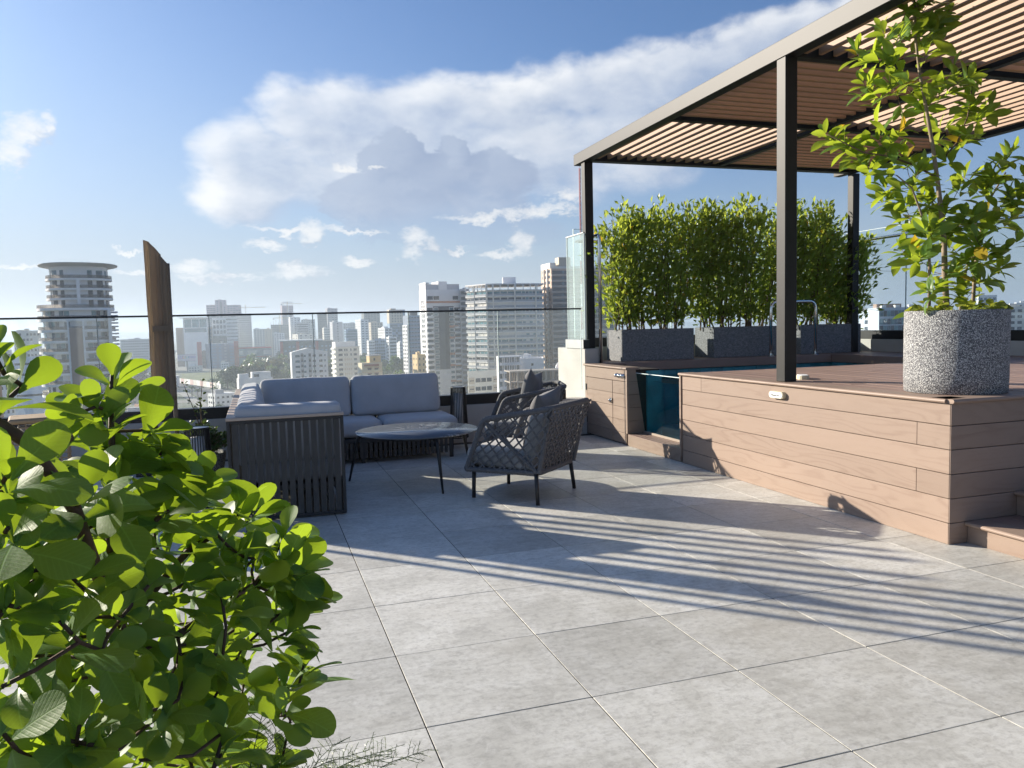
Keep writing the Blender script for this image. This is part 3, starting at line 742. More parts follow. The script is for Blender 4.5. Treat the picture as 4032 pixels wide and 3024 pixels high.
gb = empty('glass_railing', (5.6, 7.01, 1.015), 0, 'tall glass railing with round handrail behind the planter hedge', 'railing')
MB().box(-2.1, 2.27, -0.06, 0.06, 0, 0.12, 0.003).build('base_channel', M['black'], gb)
for a, b_ in ((-2.12, -0.7), (-0.7, 0.72), (0.72, 2.15)):
    pane(gb, M['glass2'], (a, 0), (b_, 0), 0.12, 1.53, 0.014, True, True)
MB().tube([(-2.1, -0.12, 1.362), (2.08, -0.12, 1.362)], 0.021, 10).build('handrail', M['bark'], gb, True)
for k in (-1.4, 0.0, 1.4):
    MB().tube([(k, 0, 1.362), (k, -0.12, 1.362)], 0.009, 6).build('bracket', M['steel'], gb)
gs = empty('glass_railing', (7.78, 3.0, 1.012), 0, 'tall glass railing with steel handrail on the wall behind the round planter', 'railing')
MB().box(-0.06, 0.06, -5.4, 3.9, 0, 0.122, 0.003).build('base_channel', M['black'], gs)
for k in range(8):
    pane(gs, M['glass2'], (0, 3.98 - k * 1.118), (0, 3.98 - (k + 1) * 1.118), 0.122, 1.525, 0.014, True, True)
MB().tube([(-0.12, -5.4, 1.38), (-0.12, 3.9, 1.38)], 0.021, 10).build('handrail', M['steel'], gs, True)
for k in range(6):
    MB().tube([(0, 3.4 - k * 1.5, 1.38), (-0.12, 3.4 - k * 1.5, 1.38)], 0.009, 6).build('bracket', M['steel'], gs)


def text_mesh(body, size, mat, name, parent, mw, ext=0.0015, align='CENTER'):
    c = bpy.data.curves.new(name, 'FONT')
    c.body = body
    c.size = size
    c.extrude = ext
    c.align_x = align
    c.align_y = 'CENTER'
    c.resolution_u = 3
    o = bpy.data.objects.new(name, c)
    dg = bpy.context.evaluated_depsgraph_get()
    col.objects.link(o)
    dg.update()
    me = bpy.data.meshes.new_from_object(o.evaluated_get(dg))
    bpy.data.objects.remove(o)
    me.materials.clear()
    me.materials.append(mat)
    return link(name, me, parent, mw=mw)


# printed occupancy notice on the glass: reads from the deck side (towards -X)
TX = Matrix(((0, 0, -1, 0), (-1, 0, 0, 0), (0, 1, 0, 0), (0, 0, 0, 1)))   # text x -> -Y, text y -> +Z, facing -X
sg = empty('glass_sticker', (7.771, 5.25, 1.92), 0, 'transparent notice sticker reading 10 PERSONAS on the far glass railing', 'sticker')
fr_ = MB()
for (a, b_, c_, d_) in ((-0.27, 0.27, 0.075, 0.08), (-0.27, 0.27, -0.08, -0.075), (-0.27, -0.265, -0.075, 0.075), (0.265, 0.27, -0.075, 0.075)):
    fr_.box(-0.002, 0.0, a, b_, c_, d_)
fr_.build('border', M['blueink'], sg)
text_mesh('10 PERSONAS', 0.075, M['blueink'], 'lettering', sg, Matrix.Translation((-0.003, -0.05, 0.02)) @ TX, 0.001)
rg = MB()
for k in range(24):
    t0, t1 = k * math.pi / 12, (k + 1) * math.pi / 12
    rg.bar((-0.002, 0.205 + 0.045 * math.cos(t0), 0.0 + 0.045 * math.sin(t0)), (-0.002, 0.205 + 0.045 * math.cos(t1), 0.045 * math.sin(t1)), 0.005, 0.003, (1, 0, 0))
for dx in (-0.012, 0.012):
    rg.box(-0.003, 0, 0.205 + dx - 0.007, 0.205 + dx + 0.007, -0.022, 0.012)
    rg.box(-0.003, 0, 0.205 + dx - 0.005, 0.205 + dx + 0.005, 0.016, 0.026)
rg.build('people_symbol', M['blueink'], sg)

# ------------------------------------------------------------------ raised deck, boards, cladding
FX = 3.265
deck = empty('raised_deck', (FX, 0.961, 0), 0, 'raised brown composite deck with horizontal board cladding and rounded nosing', 'deck')
D0 = (-FX, -0.961, 0)
dk = lambda mb, n, m, sm=False: mb.build(n, m, deck, sm, D0)
dk(MB().box(FX + 0.02, 7.7, 0.985, 3.90, -0.02, DZ - 0.03), 'core', M['deckdark'])
dk(MB().box(6.72, 7.7, 3.90, 6.92, -0.02, DZ - 0.03), 'core', M['deckdark'])
dk(MB().box(3.48, 6.72, 6.06, 6.92, 0.6, DZ - 0.03), 'core', M['deckdark'])
rows = [0.0, 0.125, 0.268, 0.41, 0.552, 0.69, 0.822]
rr = random.Random(8)
for k in range(6):
    z0, z1 = rows[k] + 0.002, rows[k + 1] - 0.002
    cuts = [0.965, 3.935]
    if k in (2, 4): cuts = [0.965, 1.202, 3.935]
    if k == 5: cuts = [0.965, 3.605, 3.935]
    for a, b_ in zip(cuts, cuts[1:]):
        dk(MB().box(FX + rr.uniform(0, .0015), FX + 0.024, a + 0.0015, b_ - 0.0015, z0, z1, 0.0015), 'plank', M['clad'])
    dk(MB().box(FX + 0.003, 7.7, 0.961, 0.984, z0, z1, 0.0015), 'plank', M['cladx'])
dk(MB().box(FX - 0.012, FX + 0.02, 3.937, 3.965, 0.06, 0.82, 0.002), 'corner_trim', M['clad'])
# nosing boards with a rounded front
def nosing(p, q, out, name='nosing', par=None, o0=D0, m=None, z1=DZ, w=0.135):
    """bullnose board: straight run p->q, OUT points over the edge"""
    p, q, out = Vector((p[0], p[1], 0)), Vector((q[0], q[1], 0)), Vector(out)
    prof = [(-w, z1 - 0.025), (-w, z1)] + [(0.008 * 0 + 0.0125 * math.cos(t) + 0.012, z1 - 0.0125 + 0.0125 * math.sin(t)) for t in [math.pi / 2 - k * math.pi / 6 for k in range(7)]]
    vs, n = [], len(prof)
    for e in (p, q):
        for (u_, z_) in prof:
            vs.append(e + out * u_ + Vector((0, 0, z_)))
    fs = [tuple(range(n)), tuple(range(2 * n - 1, n - 1, -1))]
    for k in range(n):
        k2 = (k + 1) % n
        fs.append((k, n + k, n + k2, k2))
    me = MB().add(vs, fs)
    o = me.build(name, m, par, False, o0)
    bm = bmesh.new()
    bm.from_mesh(o.data)
    bmesh.ops.recalc_face_normals(bm, faces=bm.faces)
    bm.to_mesh(o.data)
    bm.free()
    return o
nosing((FX, 0.985), (FX, 3.968), (-1, 0, 0), par=deck, m=M['clad'])
nosing((FX - 0.006, 0.961), (7.7, 0.961), (0, -1, 0), par=deck, m=M['cladx'])
x = FX + 0.140
while x < 7.6:
    y1 = 3.87 if x < 6.68 else 6.92
    cut = rr.uniform(1.8, 3.2)
    dk(MB().box(x, x + 0.138, 1.10, cut - 0.0015, DZ - 0.026, DZ - rr.uniform(0, .0012), 0.004), 'deck_board', M['deckb'])
    dk(MB().box(x, x + 0.138, cut + 0.0015, y1, DZ - 0.026, DZ - rr.uniform(0, .0012), 0.002), 'deck_board', M['deckb'])
    x += 0.1445
dk(MB().box(3.40, 6.69, 3.872, 3.93, DZ - 0.05, DZ - 0.001, 0.003), 'pool_edge_board', M['deckx'])
y = 6.0
while y < 6.9:
    x0 = 3.402 if y < 6.1 else 3.465
    dk(MB().box(x0, 5.1, y, y + 0.138, DZ - 0.026, DZ - rr.uniform(0, .0012), 0.002), 'deck_board', M['deckx'])
    dk(MB().box(5.103, 6.675, y, y + 0.138, DZ - 0.026, DZ - rr.uniform(0, .0012), 0.002), 'deck_board', M['deckx'])
    y += 0.1445
dk(MB().box(3.70, 6.678, 5.975, 5.997, DZ - 0.10, DZ - 0.004, 0.003), 'fascia_board', M['deckx'])
dk(MB().box(6.68, 6.70, 3.935, 6.0, DZ - 0.10, DZ - 0.004, 0.003), 'fascia_board', M['deckb'])

st = empty('deck_steps', (3.40, 0.95, 0), 0, 'brown composite steps against the end of the raised deck', 'steps')
S0 = (-3.40, -0.95, 0)
sp_ = lambda mb, n, m: mb.build(n, m, st, False, S0)
for (xa, z0, z1, nm) in ((3.40, 0.0, 0.10, 0), (3.775, 0.127, 0.245, 1), (4.14, 0.272, 0.40, 2)):
    sp_(MB().box(xa, xa + 0.02, -1.2, 0.958, z0, z1, 0.0015), 'riser', M['clad'])
    sp_(MB().box(xa + 0.02, 5.2, -1.2, 0.955, z0 - 0.02, z1 - 0.004), 'core', M['deckdark'])
    nosing((xa, -1.2), (xa, 0.957), (-1, 0, 0), 'tread_nosing', st, S0, M['clad'], z1 + 0.027)
    for k in range(2):
        sp_(MB().box(xa + 0.139 + k * 0.142, xa + 0.139 + k * 0.142 + 0.138, -1.2, 0.957, z1 + 0.001, z1 + 0.0265, 0.0015), 'tread_board', M['deckb'])

# ------------------------------------------------------------------ pool, its window and the cabinet
pool = empty('swimming_pool', (FX, 4.6, 0), 0, 'small raised swimming pool with dark blue-green tiles and a glass side window', 'pool')
P0 = (-FX, -4.6, 0)
pl = lambda mb, n, m: mb.build(n, m, pool, False, P0)
bas = MB()
bas.box(3.56, 6.72, 3.90, 6.03, 0.02, 0.06)
bas.box(3.58, 6.72, 6.022, 6.06, 0.06, 0.74)
bas.box(6.712, 6.74, 3.90, 6.03, 0.06, 0.74)
bas.box(3.60, 6.72, 3.872, 3.898, 0.06, 0.79)
bas.box(3.50, 3.672, 5.062, 5.09, 0.06, 0.80)
bas.box(3.662, 3.69, 5.091, 6.02, 0.06, 0.74)
pl(bas, 'basin', M['pooltile'])
tA = MB().box(-0.081, 0.081, 0, 0.008, -0.081, 0.081, 0.002).mesh('pool_tile', M['pooltile'])
tB = MB().box(-0.008, 0, -0.081, 0.081, -0.081, 0.081, 0.002).mesh('pool_tile', M['pooltile'])
for k in range(19):
    for j in range(4):
        link('pool_tile', tA, pool, (3.66 + k * 0.165 - FX, 6.013 - 4.6, 0.16 + 0.165 * j))
for k in range(12):
    for j in range(4):
        link('pool_tile', tB, pool, (6.712 - FX, 4.0 + k * 0.165 - 4.6, 0.16 + 0.165 * j))
tC = MB().box(-0.081, 0.081, -0.081, 0.081, 0, 0.008, 0.002).mesh('pool_tile', M['pooltile'])
for k in range(19):
    for j in range(8):
        link('pool_tile', tC, pool, (3.66 + k * 0.165 - FX, 4.0 + j * 0.165 - 4.6, 0.061))
wat = MB().box(3.56, 6.70, 3.90, 6.0, 0.683, 0.687).build('pool_water', M['water'])
tag(wat, kind='structure')
# recess and slanted window
pl(MB().box(FX, FX + 0.024, 3.968, 5.068, 0.002, 0.123, 0.0015), 'sill_plank', M['clad'])
for k in range(4):
    pl(MB().box(FX + 0.001 + k * 0.0525, FX + 0.051 + k * 0.0525, 3.95, 5.068, 0.101, 0.126, 0.002), 'sill_board', M['deckb'])
wn = MB().obox((3.425, 4.505, 0.455), (0.006, 0, 0.0005), (0, 0.56, 0), (-0.05, 0, 0.325)).build('pool_window', M['poolglass'], pool, False, P0)
MB().box(-0.012, 0.012, -0.56, 0.56, -0.012, 0.012, 0.002).build('window_bead', M['capwood'], wn, loc=(3.462, 4.505, 0.139))
MB().obox((3.374, 4.505, 0.782), (0.008, 0, 0.0), (0, 0.56, 0), (0, 0, 0.003)).build('polished_edge', M['gedge'], wn)
rw = [0.127, 0.268, 0.41, 0.552, 0.69, 0.82]
for a, b_ in zip(rw, rw[1:]):
    sl = lambda z: 3.472 - (z - 0.127) * 0.152
    o = MB()
    o.add([(FX + .02, 5.07, a + .002), (sl(a), 5.07, a + .002), (sl(b_), 5.07, b_ - .002), (FX + .02, 5.07, b_ - .002), (FX + .02, 5.09, a + .002), (sl(a), 5.09, a + .002), (sl(b_), 5.09, b_ - .002), (FX + .02, 5.09, b_ - .002)],
          [(0, 1, 2, 3), (7, 6, 5, 4), (0, 4, 5, 1), (1, 5, 6, 2), (2, 6, 7, 3), (3, 7, 4, 0)])
    o.build('return_plank', M['cladx'], pool, False, P0)

cab = empty('pool_cabinet', (FX, 6.19, 0), 0, 'brown composite pump cabinet with plank door and three chrome knobs beside the pool window', 'cabinet')
C0 = (-FX, -6.19, 0)
cb = lambda mb, n, m, p=None: mb.build(n, m, p or cab, False, C0 if p is None else None)
cb(MB().box(FX + 0.025, 3.66, 5.092, 6.19, 0.0, DZ - 0.028), 'carcass', M['deckdark'])
cb(MB().box(FX, FX + 0.022, 5.105, 6.19, 0.692, 0.818, 0.0015), 'plank', M['clad'])
cb(MB().box(FX, FX + 0.022, 6.147, 6.19, 0.004, 0.688, 0.0015), 'stile', M['clad'])
cb(MB().box(FX - 0.003, FX + 0.022, 5.072, 5.102, 0.128, 0.818, 0.0015), 'stile', M['clad'])
dr = empty('door', (0, -0.05, 0), 0, parent=cab)
for k, (a, b_) in enumerate(zip([0.012, 0.13, 0.268, 0.41, 0.55], [0.13, 0.268, 0.41, 0.55, 0.688])):
    MB().box(-0.002, 0.02, -0.70, 0.0, a + 0.0015, b_ - 0.0015, 0.0015).build('plank', M['clad'], dr)
    cb(MB().box(FX, FX + 0.022, 5.106, 5.434, a + 0.0015, b_ - 0.0015, 0.0015), 'plank', M['clad'])
MB().lathe([(0.024, 0), (0.024, 0.012), (0.015, 0.02), (0.012, 0.03), (0.0, 0.031)], 14).build('lock', M['steel'], dr, True, (-0.002, -0.672, 0.462), (0, R(-90), 0))
MB().box(-0.016, -0.002, -0.705, -0.655, 0.435, 0.49, 0.002).build('latch_plate', M['steel'], dr)
for z in (0.14, 0.53):
    MB().box(-0.009, 0.0, 0.004, 0.04, z, z + 0.075, 0.002).build('hinge', M['black'], dr)
nosing((FX, 5.055), (FX, 6.20), (-1, 0, 0), par=cab, m=M['clad'], o0=C0)
for n_, y in enumerate((5.302, 5.222, 5.152)):
    MB().lathe([(0.026, 0), (0.026, 0.008), (0.018, 0.012), (0.02, 0.03), (0.012, 0.04), (0.0, 0.041)], 14).build('valve_knob', M['steel'], cab, True, (-0.001, y - 6.19, 0.752), (0, R(-90), 0))

# grab rails
pr_ = MB().tube(arc([((3.47, 6.185, DZ), 0), ((3.47, 6.185, 2.38), .06), ((3.47, 6.90, 2.38), 0)], 6), 0.021, 12).build('handrail_pole', M['steel'], None, True)
tag(pr_, 'tall round steel handrail pole bending back beside the glass end panel', 'handrail')
ur = empty('pool_grab_rail', (6.155, 6.07, DZ), 0, 'polished steel U-shaped grab rail at the edge of the pool', 'handrail')
MB().tube(arc([((-0.345, 0, 0), 0), ((-0.345, 0, 0.70), .11), ((0.345, 0, 0.70), .11), ((0.345, 0, 0), 0)], 8), 0.021, 12).build('tube', M['steel'], ur, True)
for sx in (-0.345, 0.345):
    MB().lathe([(0.045, 0), (0.045, 0.006), (0.028, 0.01), (0.024, 0.02)], 16).build('flange', M['steel'], ur, True, (sx, 0, 0.0005))

# small deck lights
dl = empty('deck_light', (FX, 2.507, 0.752), 0, 'oval cream light with faint lettering fixed to the deck cladding', 'light')
def stadium(a, b_, n=8):
    return [(a - b_ + b_ * math.cos(t), b_ * math.sin(t)) for t in [-math.pi / 2 + k * math.pi / n for k in range(n + 1)]] + [(-(a - b_) + b_ * math.cos(t), b_ * math.sin(t)) for t in [math.pi / 2 + k * math.pi / n for k in range(n + 1)]]
TM = Matrix(((0, 0, -1, 0), (-1, 0, 0, 0), (0, 1, 0, 0), (0, 0, 0, 1)))
link('housing', MB().prism(stadium(0.085, 0.026), 0, 0.03).mesh('housing', M['cream']), dl, mw=TM)
link('lens', MB().prism(stadium(0.078, 0.021), 0.03, 0.034).mesh('lens', M['white']), dl, mw=TM)
text_mesh('Planter-HQ', 0.021, M['ink'], 'lettering', dl, Matrix.Translation((-0.035, 0, -0.002)) @ TM, 0.0008)
d2 = empty('deck_light', (3.63, 2.70, DZ), R(60), 'oval cream light lying on the deck boards beside the pergola post', 'light')
MB().prism(stadium(0.085, 0.045), 0, 0.028).build('housing', M['cream'], d2)
MB().prism(stadium(0.075, 0.036), 0.028, 0.033).build('lens', M['white'], d2)

# ------------------------------------------------------------------ pergola
pg = empty('pergola', (3.37, 2.56, DZ), 0, 'dark steel pergola with chequered bays of wood-tone slats over the deck', 'pergola')
G0 = (-3.37, -2.56, -DZ)
pgb = lambda mb, n, m, p=None: mb.build(n, m, p or pg, False, G0)
ZB, ZT = 3.256, 3.388
XO, XM, XR = 3.37, 5.196, 7.24
YS = [6.30, 4.38, 2.56, 0.70, -1.20]
hw = 0.053
for (x, y, z0) in ((XO, 2.56, DZ), (XO + 0.02, 6.33, 1.021), (XR + 0.06, 6.30, DZ), (XR + 0.06, 2.56, DZ), (XO, -1.20, 0.0)):
    pgb(MB().box(x - hw, x + hw, y - hw, y + hw, z0 + 0.001, ZB - 0.001, 0.004), 'post', M['pergola'])
pgb(MB().box(XO - hw - .002, XO + hw, -1.3, 6.56, ZB, ZT, 0.004), 'beam', M['pergola'])
pgb(MB().box(XM - 0.035, XM + 0.035, -1.25, 6.235, ZB + 0.01, ZT - .004, 0.004), 'beam', M['pergola'])
pgb(MB().box(XR - hw, XR + hw, -1.3, 6.56, ZB, ZT, 0.004), 'beam', M['pergola'])
for y in YS:
    for (a, b_) in (((XO + hw + .002, XR - hw - .002),) if y == 6.30 else ((XO + hw + .002, XM - .037), (XM + .037, XR - hw - .002))):
        h2 = 0.06 if y == 6.30 else 0.04
        pgb(MB().box(a, b_, y - h2, y + h2, ZB + .004, ZT - .006, 0.004), 'beam', M['pergola'])
for r_ in range(4):
    ya, yb = YS[r_ + 1] + 0.045, YS[r_] - (0.065 if r_ == 0 else 0.045)
    for c_ in range(2):
        xa, xb = (XO + hw + 0.01, XM - 0.045) if c_ == 0 else (XM + 0.045, XR - hw - 0.01)
        if (r_ + c_) % 2 == 0:
            n = 13
            me = MB().box(-0.017, 0.017, ya, yb, -0.033, 0.033, 0.003).mesh('slat', M['slat'])
            for k in range(n):
                link('slat', me, pg, (xa + (k + .5) * (xb - xa) / n - 3.37, -2.56, 3.318 - DZ))
        else:
            n = 13
            me = MB().box(xa, xb, -0.021, 0.021, -0.033, 0.033, 0.003).mesh('slat', M['slatx'])
            for k in range(n):
                link('slat', me, pg, (-3.37, ya + (k + .5) * (yb - ya) / n - 2.56, 3.318 - DZ))

# ------------------------------------------------------------------ planters on the deck
hp = ['first granite trough planter, nearest the glass end panel', 'middle granite trough planter under the hedge', 'far granite trough planter behind the steel grab rail']
for i, (a, b_) in enumerate(((3.80, 4.80), (5.09, 6.09), (6.42, 7.41))):
    p = empty('trough_planter', ((a + b_) / 2, 6.49, DZ), 0, hp[i], 'planter', 'granite planters behind the pool')
    w = (b_ - a) / 2
    bm_ = MB()
    bm_.box(-w, w, -0.23, -0.195, 0, 0.39, 0.006)
    bm_.box(-w, w, 0.195, 0.23, 0, 0.39, 0.006)
    bm_.box(-w, -w + .035, -0.1948, 0.1948, 0.002, 0.388)
    bm_.box(w - .035, w, -0.1948, 0.1948, 0.002, 0.388)
    bm_.build('trough', M['granite'], p)
    MB().box(-w + .036, w - .036, -0.194, 0.194, 0.05, 0.35).build('soil', M['soil'], p)
pot = empty('round_planter', (3.687, 1.327, DZ), 0, 'large cylindrical planter of grey washed pebble on the deck corner', 'planter')
MB().lathe([(0.283, 0.0), (0.288, 0.004), (0.2915, 0.1), (0.2915, 0.50), (0.288, 0.508), (0.262, 0.508), (0.258, 0.50), (0.258, 0.44)], 64).build('drum', M['terrazzo'], pot, True)
MB().lathe([(0.257, 0.40), (0.257, 0.465), (0.0, 0.475)], 32).build('soil', M['soil'], pot)

# ------------------------------------------------------------------ cushions, sofa
from mathutils import noise as mnoise
def cushion(name, mat, parent, hx, hy, hz, r, loc, rot=(0, 0, 0), puff=0.012, seed=0, n=9, axis='z', wr=0.009):
    """soft block: rounded box, puffed on its large faces, slightly wrinkled"""
    vs, fs, key = [], [], {}
    def P(p):
        k = tuple(round(c, 4) for c in p)
        if k in key: return key[k]
        q = Vector((p[0] * hx, p[1] * hy, p[2] * hz))
        inn = Vector((max(-hx + r, min(hx - r, q.x)), max(-hy + r, min(hy - r, q.y)), max(-hz + r, min(hz - r, q.z))))
        d = q - inn
        o = inn + d.normalized() * r if d.length > 1e-6 else q
        u = {'z': (p[0], p[1], 2), 'y': (p[0], p[2], 1), 'x': (p[1], p[2], 0)}[axis]
        bl = (1 - u[0] ** 2) * (1 - u[1] ** 2)
        o[u[2]] += puff * bl * (1 if p[u[2]] > 0 else -1) * abs(p[u[2]])
        w = mnoise.noise(o * 5 + Vector((seed * 7.3, 0, 0))) * wr + mnoise.noise(o * 16 + Vector((seed * 3.1, 5, 0))) * wr * 0.35
        o += o.normalized() * w
        key[k] = len(vs)
        vs.append(o)
        return key[k]
    g = [math.sin((-1 + 2 * i / n) * math.pi / 2 * 0.92) / math.sin(math.pi / 2 * 0.92) for i in range(n + 1)]
    for ax in range(3):
        for sgn in (-1, 1):
            for i in range(n):
                for j in range(n):
                    q = []
                    for (a, b_) in ((i, j), (i + 1, j), (i + 1, j + 1), (i, j + 1)):
                        p = [0, 0, 0]
                        p[ax] = sgn
                        p[(ax + 1) % 3] = g[a]
                        p[(ax + 2) % 3] = g[b_]
                        q.append(P(p))
                    fs.append(tuple(q if sgn > 0 else q[::-1]))
    m = MB()
    m.v, m.f = [tuple(v) for v in vs], fs
    return m.build(name, mat, parent, True, loc, rot)


SX, SY = -0.703, 3.158
sofa = empty('corner_sofa', (SX, SY, 0), 0, 'L-shaped corner sofa with dark slatted frame and pale grey cushions', 'sofa')
so = lambda mb, n, m, sm=False: mb.build(n, m, sofa, sm, (-SX, -SY, 0))
X1, Y1 = 0.082, 6.03
# near end panel: border, straps, teak cap
fr = MB()
def panel_frame(fr, ax, a, b_, c, z0, z1, t=0.022, w=0.022):
    bx = (lambda p, q, r_, s_: fr.box(p, q, c, c + t, r_, s_, .002)) if ax == 'x' else (lambda p, q, r_, s_: fr.box(c, c + t, p, q, r_, s_, .002))
    bx(a, a + w, z0, z1)
    bx(b_ - w, b_, z0, z1)
    bx(a + w, b_ - w, z0, z0 + w)
    bx(a + w, b_ - w, z1 - w, z1)
panel_frame(fr, 'x', SX, X1, SY, 0.012, 0.716)
panel_frame(fr, 'y', SY + .023, Y1, SX, 0.012, 0.716)
panel_frame(fr, 'x', SX + .023, 1.39, Y1 - .022, 0.012, 0.716)
for (x, y) in ((X1 - .03, 5.22), (1.345, 5.24), (1.345, Y1 - .06), (X1 - .035, SY + .04), (0.45, 5.24)):
    fr.box(x, x + .035, y, y + .035, 0.0, 0.25, .002)
so(fr, 'frame', M['frame'])
n = 14
pw = (X1 - SX - 0.05) / n
for k in range(n):
    xc = SX + 0.025 + (k + .5) * pw
    so(MB().box(xc - pw * .37, xc + pw * .37, SY + .004, SY + .012, 0.034, 0.694, .0015), 'strap', M['strap'])
for k in range(48):
    yc = SY + 0.06 + (k + .5) * (Y1 - SY - .1) / 48
    so(MB().box(SX + .004, SX + .012, yc - .021, yc + .021, 0.034, 0.694, .0015), 'strap', M['strap'])
for k in range(36):
    xc = SX + 0.06 + (k + .5) * (1.39 - SX - .1) / 36
    so(MB().box(xc - .021, xc + .021, Y1 - .012, Y1 - .004, 0.034, 0.694, .0015), 'strap', M['strap'])
so(MB().box(SX - .004, X1 + .004, SY - .004, SY + .055, 0.7165, 0.7375, .003), 'arm_cap', M['capwood'])
so(MB().box(SX - .004, SX + .085, SY + .0565, Y1 + .004, 0.7165, 0.7375, .003), 'arm_cap', M['capwood'])
so(MB().box(SX + .0865, 1.394, Y1 - .06, Y1 + .004, 0.7165, 0.7375, .003), 'arm_cap', M['capwood'])
ba = MB()
ba.box(SX + .03, X1, SY + .03, 5.23, 0.205, 0.245, .003)
ba.box(SX + .03, 1.38, 5.232, Y1 - .03, 0.205, 0.245, .003)
so(ba, 'seat_base', M['frame'])
for k in range(44):
    y = SY + .08 + k * .0475
    so(MB().box(X1 - .012, X1 - .002, y, y + .03, 0.04, 0.204), 'base_slat', M['strap'])
for k in range(27):
    x = X1 + .02 + k * .0475
    so(MB().box(x, x + .03, 5.236, 5.246, 0.05, 0.204), 'base_slat', M['strap'])
sl_ = lambda name, c, h, r=.05, rot=(0, 0, 0), seed=0, axis='z', puff=.012: cushion(name, M['cushion'], sofa, h[0], h[1], h[2], r, (c[0] - SX, c[1] - SY, c[2]), rot, puff, seed, 9, axis)
def piped(o, hx, hz, y):
    """raised seam round the front edge of a back cushion"""
    pts = arc([((0, y, -hz), 0), ((hx, y, -hz), .05), ((hx, y, hz), .05), ((-hx, y, hz), .05), ((-hx, y, -hz), .05), ((0, y, -hz), 0)], 5)
    MB().tube(pts, .0045, 6, False).build('piping', M['seam'], o, True)


sl_('seat_cushion', (-0.26, 4.22, 0.335), (0.355, 1.02, 0.085), .06, seed=1)
sl_('seat_cushion', (0.02, 5.60, 0.335), (0.66, 0.345, 0.085), .06, seed=2)
sl_('seat_cushion', (1.06, 5.56, 0.335), (0.375, 0.36, 0.085), .06, seed=3)
piped(sl_('back_cushion', (-0.03, 5.80, 0.625), (0.445, 0.095, 0.21), .06, (R(-11), 0, 0), 4, 'y', .02), .432, .197, -.062)
piped(sl_('back_cushion', (0.895, 5.79, 0.625), (0.465, 0.095, 0.21), .06, (R(-11), 0, 0), 5, 'y', .02), .452, .197, -.062)
sl_('back_cushion', (-0.535, 4.02, 0.615), (0.085, 0.55, 0.205), .055, (0, R(-9), 0), 6, 'x', .02)
sl_('back_cushion', (-0.535, 5.14, 0.615), (0.085, 0.55, 0.205), .055, (0, R(-9), 0), 7, 'x', .02)
sl_('arm_cushion', (-0.285, 3.27, 0.60), (0.365, 0.075, 0.21), .05, (R(4), 0, 0), 8, 'y', .015)

# ------------------------------------------------------------------ coffee table
tb = empty('coffee_table', (0.80, 4.15, 0), R(12), 'round coffee table with dark veined stone top on thin black legs', 'table')
MB().lathe([(0.50, 0.430), (0.523, 0.434), (0.527, 0.440), (0.525, 0.4455), (0.0, 0.4465)], 72).build('table_top', M['slate'], tb, True)
tr_ = MB()
for k in range(36):
    t0, t1 = k * math.pi / 18, (k + 1) * math.pi / 18
    tr_.bar((0.40 * math.cos(t0), 0.40 * math.sin(t0), .417), (0.40 * math.cos(t1), 0.40 * math.sin(t1), .417), .02, .022)
tr_.build('ring', M['frame'], tb)
for a in (145, 265, 15):
    c, s = math.cos(R(a)), math.sin(R(a))
    MB().tube(arc([((.36 * c, .36 * s, .412), 0), ((.515 * c, .515 * s, .415), .07), ((.615 * c, .615 * s, 0.0), 0)], 6), [.012, .013, .015, .016, .016, .016, .016, .016, .009][:9], 8).build('leg', M['frame'], tb, True)

# ------------------------------------------------------------------ rope lounge chairs
def rope_tube(mb, pts, r=.0195):
    p = resample(pts, .0065)
    mb.tube(p, [r + (.0016 if i % 2 else -.0012) + .0012 * math.sin(i * 1.7) for i in range(len(p))], 8)


